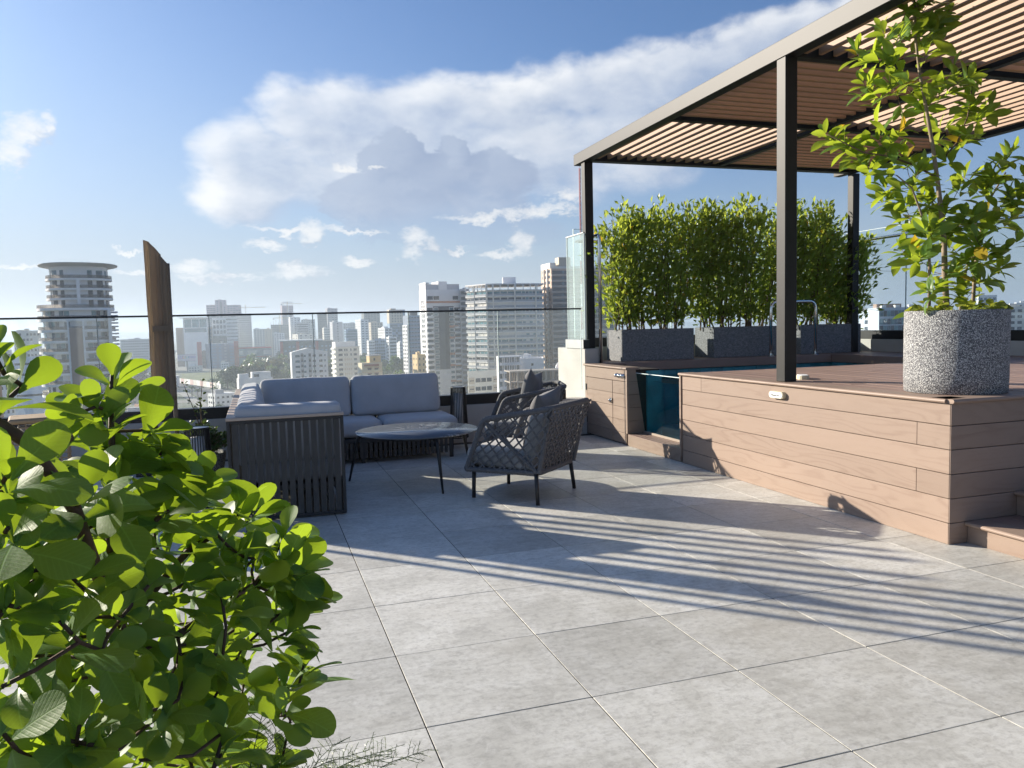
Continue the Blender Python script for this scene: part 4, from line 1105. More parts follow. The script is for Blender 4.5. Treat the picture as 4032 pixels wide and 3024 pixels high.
def make_chair(name, loc, ang, label):
    """local +Y is forward"""
    t = empty(name, loc, ang - R(90), label, 'chair', 'woven rope lounge chairs')
    fb, rb = 0.315, -0.285              # bottom frame front / rear
    zb = 0.232
    W = 0.335
    FT, RT = Vector((W, 0.155, 0.617)), Vector((W + .02, -0.435, 0.722))
    FBt, RBt = Vector((W, fb, zb)), Vector((W - .03, rb, zb))
    mir = lambda v: Vector((-v.x, v.y, v.z))
    f = MB()
    rope_tube(f, arc([(FBt, 0), (RBt, .06), (mir(RBt), .06), (mir(FBt), 0)], 6))
    rope_tube(f, [FBt, mir(FBt)])
    rope_tube(f, arc([(FBt, 0), (FT, .05), (RT, .12), (mir(RT), .12), (mir(FT), .05), (mir(FBt), 0)], 8), .0215)
    for sg in (1, -1):
        m_ = (lambda v: v) if sg > 0 else mir
        rope_tube(f, [m_(RBt + Vector((0, -.01, 0))), m_(RT + Vector((-.035, .03, -.01)))], .0185)
        rope_tube(f, [m_(FT + Vector((0, -.02, -.02))), m_(RBt)], .017)
    f.build('rope_frame', M['rope'], t, True)
    # lattices: crossed ropes on the two arms and the back
    def lattice(corners, nu, nv, w, out, nm):
        a, b_, c, d = [Vector(q) for q in corners]        # a bottom-left, b bottom-right, c top-right, d top-left
        S = lambda u, v: (a * (1 - u) + b_ * u) * (1 - v) + (d * (1 - u) + c * u) * v
        mb = MB()
        nrm = (b_ - a).cross(d - a).normalized() * out
        for fam in (1, -1):
            for k in range(-nv * 1, nu + nv + 1):
                pts = []
                for i in range(nv * 2 + 1):
                    v = i / (nv * 2)
                    u = (k + fam * v * nv) / nu if fam > 0 else (k - v * nv) / nu
                    if -1e-6 <= u <= 1 + 1e-6: pts.append(S(u, v))
                if len(pts) < 2: continue
                for i, (p, q) in enumerate(zip(pts, pts[1:])):
                    lift = .004 if (i + k) % 2 == (0 if fam > 0 else 1) else -.003
                    mb.bar(p + nrm * lift, q + nrm * (-lift), w, .006, nrm)
        return mb.build(nm, M['rope'], t)
    for sg in (1, -1):
        m_ = (lambda v: v) if sg > 0 else mir
        lattice((m_(FBt), m_(RBt), m_(RT), m_(FT)), 7, 5, .0125, sg, 'arm_lattice')
    lattice((RBt, mir(RBt), mir(RT), RT), 11, 8, .0145, 1, 'back_lattice')
    for (x, y, k) in ((.28, .29, 0), (-.28, .29, 0), (.327, -.29, 1), (-.327, -.29, 1)):
        x0, y0 = (x * .98, y * .98) if not k else (x * .93, y * .93)
        MB().tube([(x0, y0, zb - .005), (x, y, 0.0)], [.0165, .0145], 10).build('leg', M['frame'], t, True)
    MB().box(-W + .02, W - .02, rb + .02, fb - .01, zb - .008, zb + .012, .003).build('seat_base', M['strap'], t)
    cushion('seat_cushion', M['ropecush'], t, W - .03, .295, .07, .055, (0, .055, zb + .082), (R(3), 0, 0), .02, len(label), 9, 'z', .009)
    cushion('back_cushion', M['ropecush'], t, W - .05, .07, .18, .055, (0, -.235, .50), (R(15), 0, 0), .02, len(label) + 1, 9, 'y', .009)
    return t


ch1 = make_chair('lounge_chair', (1.469, 3.29, 0), R(133.3), 'nearest woven rope lounge chair, its back turned towards the deck')
ch2 = make_chair('lounge_chair', (1.99, 4.93, 0), R(165), 'farther woven rope lounge chair, partly hidden by the nearest one')


def pillow(name, a, h, T, mat, mw, seed, label):
    """scatter cushion with pointed corners and pinched edges"""
    n = 18
    vs, fs = [], []
    for side in (1, -1):
        for i in range(n + 1):
            for j in range(n + 1):
                u, v = -1 + 2 * i / n, -1 + 2 * j / n
                x = a * u * (1 - .13 * (1 - v * v) * abs(u) ** 3)
                z = h * v * (1 - .13 * (1 - u * u) * abs(v) ** 3)
                th = T * ((1 - abs(u) ** 2.6) * (1 - abs(v) ** 2.6)) ** .55
                w = mnoise.noise(Vector((u * 2.2, v * 2.2, seed))) * .014 + mnoise.noise(Vector((u * 6, v * 3, seed + 4))) * .008
                edge = (1 - max(abs(u), abs(v)))
                bend = .05 * (u * u) * a + .035 * max(0, v) * (1 - u * u)
                vs.append((x, side * (th + w * min(1, edge * 4)) + bend, z - .02 * (1 - u * u) * max(0, v)))
    k = (n + 1) ** 2
    for side in (0, 1):
        for i in range(n):
            for j in range(n):
                q = [side * k + i * (n + 1) + j, side * k + (i + 1) * (n + 1) + j, side * k + (i + 1) * (n + 1) + j + 1, side * k + i * (n + 1) + j + 1]
                fs.append(tuple(q if side else q[::-1]))
    o = link(name, MB().add(vs, fs).mesh(name, mat, True), None, mw=mw)
    bm = bmesh.new()
    bm.from_mesh(o.data)
    bmesh.ops.remove_doubles(bm, verts=bm.verts, dist=.0006)
    bm.to_mesh(o.data)
    bm.free()
    return tag(o, label, 'pillow', 'charcoal pillows on the rope chairs')


def on_chair(loc, ang, off, rx, rz=0.0, ry=0.0):
    return Matrix.Translation(loc) @ Matrix.Rotation(ang - R(90), 4, 'Z') @ Matrix.Translation(off) @ Matrix.Rotation(rz, 4, 'Z') @ Matrix.Rotation(rx, 4, 'X') @ Matrix.Rotation(ry, 4, 'Y')


pillow('scatter_pillow', .25, .22, .075, M['pillow'], on_chair((1.469, 3.29, 0), R(133.3), (.04, -.17, .615), R(20), R(6), R(-4)), 3, 'charcoal pillow with pointed corners leaning in the nearest rope chair')
pillow('scatter_pillow', .25, .25, .08, M['pillow'], on_chair((1.99, 4.93, 0), R(165), (.0, -.13, .635), R(16), R(-20), R(8)), 9, 'taller charcoal pillow standing in the farther rope chair')


# ------------------------------------------------------------------ lanterns
def make_lantern(loc, label, s=1.0):
    t = empty('rod_lantern', loc, 0, label, 'lantern', 'black rod lanterns')
    rT, rB, zB, zT = .078 * s, .099 * s, .115, .665
    for k in range(30):
        a = k * math.pi / 15
        MB().tube([(rB * math.cos(a), rB * math.sin(a), zB), (rT * math.cos(a), rT * math.sin(a), zT)], .0042, 5).build('rod', M['black'], t)
    for (z, r_) in ((zB, rB), (zT, rT), (zB + .02, rB - .002)):
        MB().tube([(r_ * math.cos(k * math.pi / 16), r_ * math.sin(k * math.pi / 16), z) for k in range(33)], .006, 6, False).build('ring', M['black'], t, True)
    for k in range(4):
        a = k * math.pi / 2 + .6
        MB().tube([((rB + .001) * math.cos(a), (rB + .001) * math.sin(a), zB), ((rB + .006) * math.cos(a), (rB + .006) * math.sin(a), 0)], .005, 6).build('leg', M['black'], t)
    MB().lathe([(.05, .16), (.05, .60), (0, .605)], 20).build('diffuser', M['white'], t, True)
    MB().lathe([(rT - .004, zT - .004), (rT - .006, zT + .002), (0, zT + .003)], 24).build('solar_cap', M['brushed'], t)
    return t


make_lantern((1.585, 5.80, 0), 'black rod lantern standing between the grey sofa and the rope chairs')
make_lantern((-0.905, 3.34, 0), 'black rod lantern beside the slatted sofa end, behind the leafy bush')

# ------------------------------------------------------------------ folded parasols
def parasol(loc, rz, label, sc_=1.0, hgt=0.0):
    t = empty('folded_parasol', loc, rz, label, 'parasol', 'folded parasols')
    def lobe(x0, x1, y0, y1, zb_, ztl, ztr, name, tw=0.0):
        """one folded wing of cloth: pleated strip, top sloping from left to right"""
        n, m = 11, 16
        vs, fs = [], []
        for i in range(m + 1):
            f = i / m
            for k in range(2 * n):
                u = (k if k < n else 2 * n - 1 - k) / (n - 1)
                zt = ztl + (ztr - ztl) * u
                z = zb_ + (zt - zb_) * f
                pinch = 1 - .10 * math.exp(-((z - 1.38) / .14) ** 2)
                x = x0 + (x1 - x0) * (.5 + (u - .5) * pinch)
                ple = .006 * math.sin(u * 13 + tw)
                y = (y0 if k < n else y1) * pinch + ple * (1 if k < n else -1)
                vs.append((x + mnoise.noise(Vector((u * 3, z * 2, tw))) * .006, y + mnoise.noise(Vector((u * 4, z * 3, tw + 3))) * .008, z))
        q = 2 * n
        for i in range(m):
            for k in range(q):
                k2 = (k + 1) % q
                fs.append((i * q + k, i * q + k2, (i + 1) * q + k2, (i + 1) * q + k))
        fs.append(tuple(range(m * q, m * q + q)))
        fs.append(tuple(range(q - 1, -1, -1)))
        return MB().add(vs, fs).build(name, M['canvas'], t, True)
    H = hgt
    lobe(-.115, -.072, -.05, .05, .70, 2.215 + H, 2.20 + H, 'cloth_wing', 0.3)
    lobe(-.073, .022, -.062, .03, .69, 2.20 + H, 2.085 + H, 'cloth_wing', 1.2)
    lobe(.016, .09, -.058, .06, .69, 2.075 + H, 1.98 + H, 'cloth_wing', 2.9)
    lobe(-.04, .06, .0, .10, .72, 2.08 + H, 2.0 + H, 'cloth_wing', 4.0)
    st_ = []
    for (x, y) in ((-.075, -.066), (.02, -.076), (.088, -.058), (.094, .05), (.04, .098), (-.05, .075), (-.078, .03)):
        st_.append((x, y))
    MB().prism(st_, 1.345, 1.40).build('tie_band', M['canvas'], t)
    MB().tube([(.078, .02, 0.03), (.078, .02, 2.0 + H)], .02, 12).build('pole', M['bark'], t, True)
    MB().box(-.26, .3, -.34, .12, 0, .05, .006).build('base', M['frame'], t)
    return t


parasol((-1.345, 5.76, 0), R(0), 'folded taupe parasol tied shut in front of the glass railing')
parasol((-3.32, 6.0, 0), R(30), 'second folded taupe parasol farther along the glass railing', 1.0, .55)
# slatted timber divider added out of view to throw the striped shade on the floor
dv = empty('shade_divider', (-3.01, 5.83, 0), R(45), 'upright timber divider of spaced slats added out of view to stripe the floor with shade', 'divider')
for k in range(6):
    x = -.43 + k * .132
    w = (.05, .055, .06, .05, .06, .055)[k]
    x2 = x
    MB().bar((x, 0, .04), (x2, 0, 2.95 + .12 * math.sin(k * 1.9)), .03, w, (1, 0, 0)).build('slat', M['capwood'], dv)
MB().box(-.48, .26, -.04, -.017, .05, .11, .003).build('rail', M['capwood'], dv)
dv2 = empty('shade_divider', (-3.36, 6.98, 0), R(45), 'second timber divider of spaced slats added unseen outside the glass railing to stripe the floor with shade', 'divider')  # further unseen slats, added to widen the band of striped shade
for k in range(5):
    x = -.30 + k * .15
    MB().bar((x, 0, .0), (x, 0, 3.0 + .1 * math.sin(k * 2.3)), .03, (.06, .07, .06, .075, .06)[k], (1, 0, 0)).build('slat', M['capwood'], dv2)
MB().box(-.34, .34, -.04, -.017, .62, .68, .003).build('rail', M['capwood'], dv2)
MB().box(-.48, .26, -.04, -.017, .62, .68, .003).build('rail', M['capwood'], dv)

# ------------------------------------------------------------------ leaves
def leaf_geo(L=1.0, W=.42, kind='obovate', curl=.25, fold=.18, rows=6, thick=False):
    """one leaf blade along +Y, top side +Z; obovate leaves are widest near the tip"""
    vs, fs = [], []
    for i in range(rows + 1):
        f = i / rows
        if kind == 'obovate': f = 1 - (1 - f) ** 1.7
        if kind == 'obovate':
            w = W * (math.sin(math.pi * min(1, f * .985 + .015) ** 1.8) ** (.95 - .5 * f)) * (0.98 if f < 1 else 0) + (.02 if f < .2 else 0)
        elif kind == 'round':
            w = W * math.sin(math.pi * f) ** .6
        else:
            w = W * math.sin(math.pi * f ** 1.15) ** .8 + (.012 if f < .1 else 0)
        y = L * (f - .12 * curl * f * f)
        z = -curl * L * .45 * f * f + .06 * L * math.sin(f * 3)
        for k in (-1, -.5, 0, .5, 1):
            vs.append((w * k, y, z + fold * abs(k) * w))
    for i in range(rows):
        for k in range(4):
            a = i * 5 + k
            fs.append((a, a + 1, a + 6, a + 5))
    return vs, fs


def leaf_mesh(name, mat, **k):
    v, f = leaf_geo(**k)
    return MB().add(v, f).mesh(name, mat, True)


def orient(p, axis, nrm, size, roll=0.0):
    y = axis.normalized()
    z = (nrm - y * nrm.dot(y))
    if z.length < 1e-4: z = y.orthogonal()
    z.normalize()
    x = y.cross(z)
    m = Matrix((x, y, z)).transposed().to_4x4()
    return Matrix.Translation(p) @ m @ Matrix.Rotation(roll, 4, 'Y') @ Matrix.Scale(size, 4)


def rosette(rnd, p, stem, n, size, spread=(30, 85), up=.25):
    """whorl of leaves round a shoot tip: list of matrices, inner and small ones first"""
    s = stem.normalized()
    a = s.orthogonal().normalized()
    b_ = s.cross(a)
    out = []
    ph0 = rnd.uniform(0, 6.28)
    for k in range(n):
        f = (k + .5) / n
        ph = ph0 + k * 2.399 + rnd.uniform(-.3, .3)
        pit = R(spread[0] + (spread[1] - spread[0]) * f + rnd.uniform(-12, 12))
        rad = a * math.cos(ph) + b_ * math.sin(ph)
        ax = s * math.cos(pit) + rad * math.sin(pit) + Vector((0, 0, up * rnd.uniform(-.6, .8)))
        base = p - s * size * .55 * f + rad * size * .03
        out.append((orient(base, ax, s + Vector((0, 0, .3)), size * (.55 + .5 * f) * rnd.uniform(.82, 1.15), rnd.uniform(-.5, .5)), f))
    return out


def skeleton(tips, bases, r0, r1, n=5, sag=.12, seed=1, first=None):
    """branches joining every tip to the nearest point already grown; returns (builder, tip directions)"""
    rnd = random.Random(seed)
    mb = MB()
    nodes = [(Vector(b_), r0) for b_ in bases]
    if first:
        for (pts, ra, rb_) in first:
            p = [Vector(q) for q in pts]
            rs = [ra + (rb_ - ra) * i / (len(p) - 1) for i in range(len(p))]
            mb.tube(p, rs, n + 2)
            nodes += [(q, r_ * .6) for q, r_ in zip(p, rs)]
    order = sorted(range(len(tips)), key=lambda i: min((tips[i] - n_[0]).length for n_ in nodes))
    dirs = {}
    for i in order:
        t = tips[i]
        best = min(nodes, key=lambda q: (t - q[0]).length + (0.25 if q[0].z > t.z + .02 else 0))
        p, rp = best
        mid = (p + t) / 2 + Vector((rnd.uniform(-1, 1), rnd.uniform(-1, 1), -rnd.uniform(.2, 1.2))) * (t - p).length * sag
        ra = min(rp, r0) * .85
        mb.tube([p, mid, t], [max(ra, r1), max(ra * .75, r1), r1], n)
        nodes.append((mid, max(ra * .7, r1)))
        nodes.append((t, r1))
        d = (t - mid)
        dirs[i] = d.normalized() if d.length > 1e-5 else Vector((0, 0, 1))
    return mb, dirs


# ---- big bush in the foreground
bush = empty('leafy_bush', (-0.75, -1.35, 0.36), 0, 'large bright green bush with thick rounded leaves closest to the viewer', 'bush')
BO = Vector((0.75, 1.35, -0.36))
rb = random.Random(21)
tips = [Vector(b_[:3]) for b_ in DATA['BUSH']]
first = [(q, .0045, .007) if i != 3 else (q, .004, .0075) for i, q in enumerate(DATA['BRANCH'])]
first[0] = (DATA['BRANCH'][0], .0075, .0095)
skm, dirs = skeleton(tips, [(-.72, -1.30, .40), (-.62, -1.15, .40), (-.85, -1.40, .42), (-.55, -1.0, .40)], .009, .0028, 6, .10, 4, first)
skm.build('branch', M['bark_red'], bush, True, BO)
variants = [leaf_mesh('leaf', M['bush'], W=w, curl=c, fold=f, rows=9) for (w, c, f) in ((.30, .22, .2), (.33, .05, .12), (.27, .45, .3), (.35, -.12, .1), (.29, .3, -.1))]
allv = []
cpos = Vector(cd['loc'])
for i, t in enumerate(tips):
    s = dirs[i] + Vector((0, 0, .55)) + Vector((rb.uniform(-.3, .3), rb.uniform(-.3, .3), 0))
    n = 8 if i < 34 else 6
    for mw, f in rosette(rb, t, s, n, DATA['BUSH'][i][3] * 1.4, (22, 95), .3):
        allv.append((mw, f, DATA['BUSH'][i][3] / (t - cpos).length))
allv.sort(key=lambda q: -q[2] * (.5 + q[1]))
for mw, f, _ in allv[:300]:
    link('leaf', rb.choice(variants), bush, mw=Matrix.Translation(BO) @ mw)
mb = MB()
lv, lf = leaf_geo(W=.31, curl=.2, rows=7)
for mw, f, _ in allv[300:]:
    mb.add([mw @ Vector(v) for v in lv], lf)
o = mb.build('leaf', M['bush'], bush, True, BO)
o['kind'] = 'stuff'
tro = empty('planter_trough', (-1.05, -1.55, 0), 0, 'low dark trough planter under the big leafy bush', 'planter')
bm_ = MB()
bm_.box(-.55, .45, -.62, .5, 0, .34, .006)
bm_.build('trough', M['granite'], tro)
MB().box(-.52, .42, -.59, .47, .341, .352).build('soil', M['soil'], tro)

# ---- asparagus fern under it
fern = empty('asparagus_fern', (-0.62, -1.08, 0.36), 0, 'wispy asparagus fern with fine needles below the leafy bush', 'fern')
FO = Vector((.62, 1.08, -.36))
rf = random.Random(6)
mb, stm = MB(), MB()
for k in range(26):
    a = rf.uniform(-.6, 1.9)
    L = rf.uniform(.26, .44)
    p0 = Vector((-.58 + rf.uniform(-.10, .12), -1.06 + rf.uniform(-.1, .12), .36))
    d = Vector((math.cos(a) * .8 + .25, math.sin(a) * .55, rf.uniform(.25, .8))).normalized()
    pts = [p0 + d * L * f + Vector((0, 0, -.20 * L * f * f * 1.6)) for f in (0, .25, .5, .75, 1)]
    stm.tube(pts, [.0016, .0014, .0012, .001, .0006], 4)
    pp = resample(pts, .011)
    for i, q in enumerate(pp[4:]):
        for sgn in (-1, 1):
            if rf.random() < .25: continue
            t = (pts[-1] - pts[0]).normalized()
            sd_ = t.cross(Vector((0, 0, 1))).normalized() * sgn
            bl_ = rf.uniform(.022, .05)
            e = q + (sd_ * .8 + t * .55 + Vector((0, 0, rf.uniform(-.2, .4)))).normalized() * bl_
            stm.bar(q, e, .0008, .0008)
            for j in range(7):
                c = q + (e - q) * ((j + .6) / 7)
                nd = ((e - q).normalized() * .6 + Vector((rf.uniform(-1, 1), rf.uniform(-1, 1), rf.uniform(-1, 1))) * .8).normalized() * .010
                w = nd.orthogonal().normalized() * .0006
                mb.add([c - w, c + w, c + nd], [(0, 1, 2)])
stm.build('stem', M['fern'], fern, False, FO)
o = mb.build('needle', M['fern'], fern, False, FO)
o['kind'] = 'stuff'

# ---- young tree in the round planter
tree = empty('potted_tree', (3.687, 1.327, DZ + .46), 0, 'young multi-stemmed tree with long glossy leaves in the round planter', 'tree')
TO = -Vector((3.687, 1.327, DZ + .46))
rt2 = random.Random(13)
tips = [Vector(q) for q in DATA['TREE']]
rad_ = [(.0195, .006), (.0105, .004), (.0125, .005), (.011, .005), (.008, .003), (.007, .003)]
stems = []
for i, (q, (ra, rb_)) in enumerate(zip(DATA['STEMS'], rad_)):
    p = [Vector(v) for v in q]
    if i < 4:
        p[0] = Vector((p[0].x, p[0].y, DZ + .45))
    rs = [ra + (rb_ - ra) * k / (len(p) - 1) for k in range(len(p))]
    nm = 'trunk' if i < 4 else 'branch'
    MB().tube(p, rs, 9).build(nm, M['bark'] if i < 4 else M['twig'], tree, True, TO)
    stems.append((q, rb_ * .4, rb_ * .4))
skm, dirs = skeleton(tips, [stems[0][0][3]], .005, .002, 5, .08, 9, stems)
skm.build('twig', M['twig'], tree, True, TO)
variants = [leaf_mesh('leaf', M['tree'], W=w, curl=c, fold=f, kind='lance') for (w, c, f) in ((.19, .2, .25), (.21, .05, .15), (.18, .45, .3), (.2, -.1, .1))]
allv = []
for i, t in enumerate(tips):
    s = dirs[i] + Vector((0, 0, .7)) + Vector((rt2.uniform(-.5, .5), rt2.uniform(-.5, .5), 0))
    for mw, f in rosette(rt2, t, s, 8, rt2.uniform(.14, .18), (15, 100), .3):
        allv.append(mw)
    for k in range(5):                                     # leaves back along the twig
        p = t - dirs[i] * rt2.uniform(.04, .26) + Vector((rt2.uniform(-.03, .03), rt2.uniform(-.03, .03), 0))
        ax = Vector((rt2.uniform(-1, 1), rt2.uniform(-1, 1), rt2.uniform(-.3, .7)))
        allv.append(orient(p, ax, Vector((rt2.uniform(-.4, .4), rt2.uniform(-.4, .4), 1)), rt2.uniform(.12, .17), rt2.uniform(-.6, .6)))
rt2.shuffle(allv)
for mw in allv[:300]:
    link('leaf', rt2.choice(variants), tree, mw=Matrix.Translation(TO) @ mw)
mb = MB()
lv, lf = leaf_geo(W=.195, curl=.2, rows=5, kind='lance')
for mw in allv[300:]:
    mb.add([mw @ Vector(v) for v in lv], lf)
o = mb.build('leaf', M['tree'], tree, True, TO)
o['kind'] = 'stuff'

gc = empty('ground_cover_plant', (3.687, 1.327, DZ + .47), 0, 'yellow-green ground cover around the stems in the round planter', 'plant')
rg_ = random.Random(4)
mb, st_ = MB(), MB()
lv, lf = leaf_geo(W=.45, curl=.2, rows=4, kind='round')
for k in range(230):
    a, r_ = rg_.uniform(0, 6.283), .262 * math.sqrt(rg_.random())
    h = rg_.uniform(.0, .055) + (.03 if rg_.random() < .12 else 0)
    p = Vector((r_ * math.cos(a), r_ * math.sin(a), h))
    ax = Vector((math.cos(a) + rg_.uniform(-1, 1), math.sin(a) + rg_.uniform(-1, 1), rg_.uniform(-.3, .8)))
    mw = orient(p, ax, Vector((rg_.uniform(-.7, .7), rg_.uniform(-.7, .7), 1)), rg_.uniform(.035, .065))
    mb.add([mw @ Vector(v) for v in lv], lf)
    st_.tube([(p.x * .9, p.y * .9, -.02), p], .0012, 4)
st_.build('stem', M['cover'], gc)
o = mb.build('leaf', M['cover'], gc, True)
o['kind'] = 'stuff'

# ---- hedge shrubs in the three troughs
lh, lhf = leaf_geo(W=.23, curl=.15, rows=2, kind='lance')
def hedge_shrub(loc, H, wid, seed, label, nl=1500, grp='hedge shrubs in the granite troughs', lean=0.0):
    t = empty('hedge_shrub', loc, 0, label, 'shrub', grp)
    r = random.Random(seed)
    st, lf_ = MB(), MB()
    tops = []
    for k in range(7):
        x0 = r.uniform(-.12, .12)
        pts = [Vector((x0, r.uniform(-.06, .06), 0))]
        x1 = r.uniform(-wid, wid) * 1.25 + lean * .5
        h = H * r.uniform(.82, 1.0) * (1 if k else 1.03)
        for f in (.2, .45, .7, 1.0):
            pts.append(Vector((x0 + (x1 - x0) * f + r.uniform(-.03, .03), r.uniform(-.13, .13) * f * 1.3, h * f)))
        st.tube(pts, [.011, .009, .007, .005, .002], 5)
        tops.append(pts)
    for k in range(nl):
        pts = r.choice(tops)
        f = r.uniform(.06, 1.0) ** .82
        i = min(3, int(f * 4))
        g = f * 4 - i
        c = pts[i] * (1 - g) + pts[i + 1] * g
        sp = (.21 if f < .85 else .12) * (1.0 if f > .16 else .6)
        p = c + Vector((r.gauss(0, sp * .62), r.gauss(0, sp * .62), r.gauss(0, .05)))
        ax = (p - c) * 2.2 + Vector((r.uniform(-.35, .35), r.uniform(-.35, .35), r.uniform(.0, 1.0)))
        mw = orient(p, ax, Vector((r.uniform(-1, 1), r.uniform(-1, 1), 1)), r.uniform(.07, .112))
        lf_.add([mw @ Vector(v) for v in lh], lhf)
        if k % 9 == 0: st.tube([c, p], .0022, 3)
    st.build('stem', M['twig'], t)
    o = lf_.build('leaf', M['hedge'], t)
    o['kind'] = 'stuff'
    return t


HS = [(3.90, 1.45, 'leftmost hedge shrub, rising beside the glass end panel'), (4.14, 1.58, 'second hedge shrub, sparse at its foot, in the first trough'), (4.40, 1.56, 'third hedge shrub with a pointed top in the first trough'), (4.66, 1.66, 'tall hedge shrub at the inner end of the first trough'),
      (5.14, 1.70, 'hedge shrub with the highest tip, at the near end of the middle trough'), (5.42, 1.64, 'dense hedge shrub in the middle trough left of centre'), (5.68, 1.72, 'tall dense hedge shrub in the middle trough by the post'), (5.98, 1.70, 'dense hedge shrub at the far end of the middle trough'),
      (6.46, 1.56, 'hedge shrub just past the front pergola post in the far trough'), (6.78, 1.66, 'hedge shrub with a rusty top behind the steel grab rail'), (7.08, 1.46, 'hedge shrub thinning out before the back pergola post'), (7.32, 1.30, 'ragged rightmost hedge shrub leaning out past the far trough')]
for i, (x, h, lb) in enumerate(HS):
    hedge_shrub((x, 6.49 + .03 * math.sin(i * 2), DZ + .35), h, .27 if i in (3, 4, 7, 8) else .2, 40 + i, lb, 1650 if i > 3 else 1300, lean={3: .35, 4: -.35, 7: .35, 8: -.35, 11: .35}.get(i, 0))

# ---- small dark shrub by the parapet
bs = empty('potted_shrub', (-0.98, 5.05, 0), 0, 'small dark round-leaved shrub with two long shoots before the glass railing', 'shrub')
rs_ = random.Random(17)
MB().lathe([(.15, 0), (.19, .24), (.185, .245), (.17, .24), (.165, .2)], 28).build('pot', M['terrazzo'], bs, True)
st, lf_ = MB(), MB()
lb_, lbf = leaf_geo(W=.32, curl=.15, rows=3, kind='round')
def sprig(p, q, n, sz):
    st.tube([p, (p + q) / 2 + Vector((rs_.uniform(-.02, .02), rs_.uniform(-.02, .02), .0)), q], [.006, .004, .002], 5)
    for k in range(n):
        f = rs_.uniform(.35, 1.0)
        c = p + (q - p) * f
        ax = Vector((rs_.uniform(-1, 1), rs_.uniform(-1, 1), rs_.uniform(-.2, 1)))
        mw = orient(c + ax.normalized() * .01, ax, Vector((rs_.uniform(-.6, .6), rs_.uniform(-.6, .6), 1)), rs_.uniform(.035, .055) * sz)
        lf_.add([mw @ Vector(v) for v in lb_], lbf)
for k in range(62):
    a, b_ = rs_.uniform(0, 6.28), rs_.uniform(.1, 1.2)
    sprig(Vector((0, 0, .22)), Vector((math.cos(a) * math.sin(b_) * .30, math.sin(a) * math.sin(b_) * .30, .24 + math.cos(b_) * rs_.uniform(.16, .30))), 22, 1.0)
sprig(Vector((0, 0, .4)), Vector((-.14, .0, .87)), 14, .9)
sprig(Vector((0, 0, .4)), Vector((.02, -.05, .90)), 16, .9)
sprig(Vector((-.03, 0, .45)), Vector((-.02, .02, .76)), 10, .9)
st.build('stem', M['twig'], bs)
o = lf_.build('leaf', M['box'], bs)
o['kind'] = 'stuff'

# ---- woven rattan basket glimpsed through the bush
bk = empty('woven_basket', (-1.97, 3.78, 0), R(14), 'tall woven rattan basket with open lattice behind the leafy bush', 'basket')
W_, H_ = .18, .75
for z in (.02, H_):
    MB().box(-W_, W_, -W_, W_, z - .018, z + .018, .012).build('rim', M['rattan'], bk)
for k in range(9):
    c = -W_ + .02 + k * (2 * W_ - .04) / 8
    for (p, q) in (((c, -W_ + .004, .03), (c, -W_ + .004, H_ - .02)), ((W_ - .004, c, .03), (W_ - .004, c, H_ - .02)), ((-W_ + .004, c, .03), (-W_ + .004, c, H_ - .02))):
        MB().bar(p, q, .009, .004, (0, 1, 0)).build('stake', M['rattan'], bk)
for k in range(18):
    z = .06 + k * .038
    for (p, q) in (((-W_, -W_ - .002, z), (W_, -W_ - .002, z)), ((W_ + .002, -W_, z), (W_ + .002, W_, z)), ((-W_ - .002, -W_, z), (-W_ - .002, W_, z))):
        MB().bar(p, q, .004, .008).build('weaver', M['rattan'], bk)
MB().lathe([(.13, .03), (.13, .70), (0, .71)], 20).build('liner', M['ropecush'], bk, True)

# ------------------------------------------------------------------ the city beyond
GZ = -45.0
def m_ground():
    m, t, b = mat_new('city_ground')
    tc = t.nodes.new('ShaderNodeTexCoord')
    n = noise(t, tc.outputs['Object'], .012, 6, .65)
    n2 = noise(t, tc.outputs['Object'], .05, 5, .7)
    c = mixc(t, n.sm(.40, .6), (.07, .10, .04), (.25, .24, .22))
    c = mixc(t, n2.sm(.45, .7) * .6, c, (.05, .075, .03))
    t.links.new(c, b.inputs['Base Color'])
    b.inputs['Roughness'].default_value = .95
    return m


C_ = {}
def cm(name, c, rough=.8, **k):
    if name not in C_: C_[name] = simple(name, c, rough, 0, .07, .15, **k)
    return C_[name]


WHITE = cm('city_white', (.80, .79, .78))
OFFW = cm('city_offwhite', (.72, .69, .62))
BEIGE = cm('city_beige', (.55, .48, .38))
GREY = cm('city_grey', (.36, .36, .38))
LGREY = cm('city_light_grey', (.50, .50, .52))
DGREY = cm('city_dark_grey', (.10, .105, .115))
BROWN = cm('city_brown', (.36, .25, .19))
PINK = cm('city_pink_grey', (.40, .34, .36))
ORANGE = cm('city_terracotta', (.50, .24, .14))
RED = cm('city_red', (.45, .035, .03))
YEL = cm('city_yellow', (.66, .48, .25))
BLUE = cm('city_blue_panel', (.22, .33, .47))
SLATE = cm('city_slate_blue', (.24, .28, .36))
CONC = cm('city_raw_concrete', (.34, .30, .26))
CITYG = cm('city_roof_red', (.28, .10, .07))
WIN = simple('dark_window', (.035, .045, .06), .12, 0, .5, .3)
WINB = simple('blue_window', (.06, .12, .16), .1, 0, .5, .3)
WINT = simple('teal_window', (.10, .22, .25), .12, 0, .4, .3)
RAIL = simple('balcony_rail', (.34, .36, .38), .3)

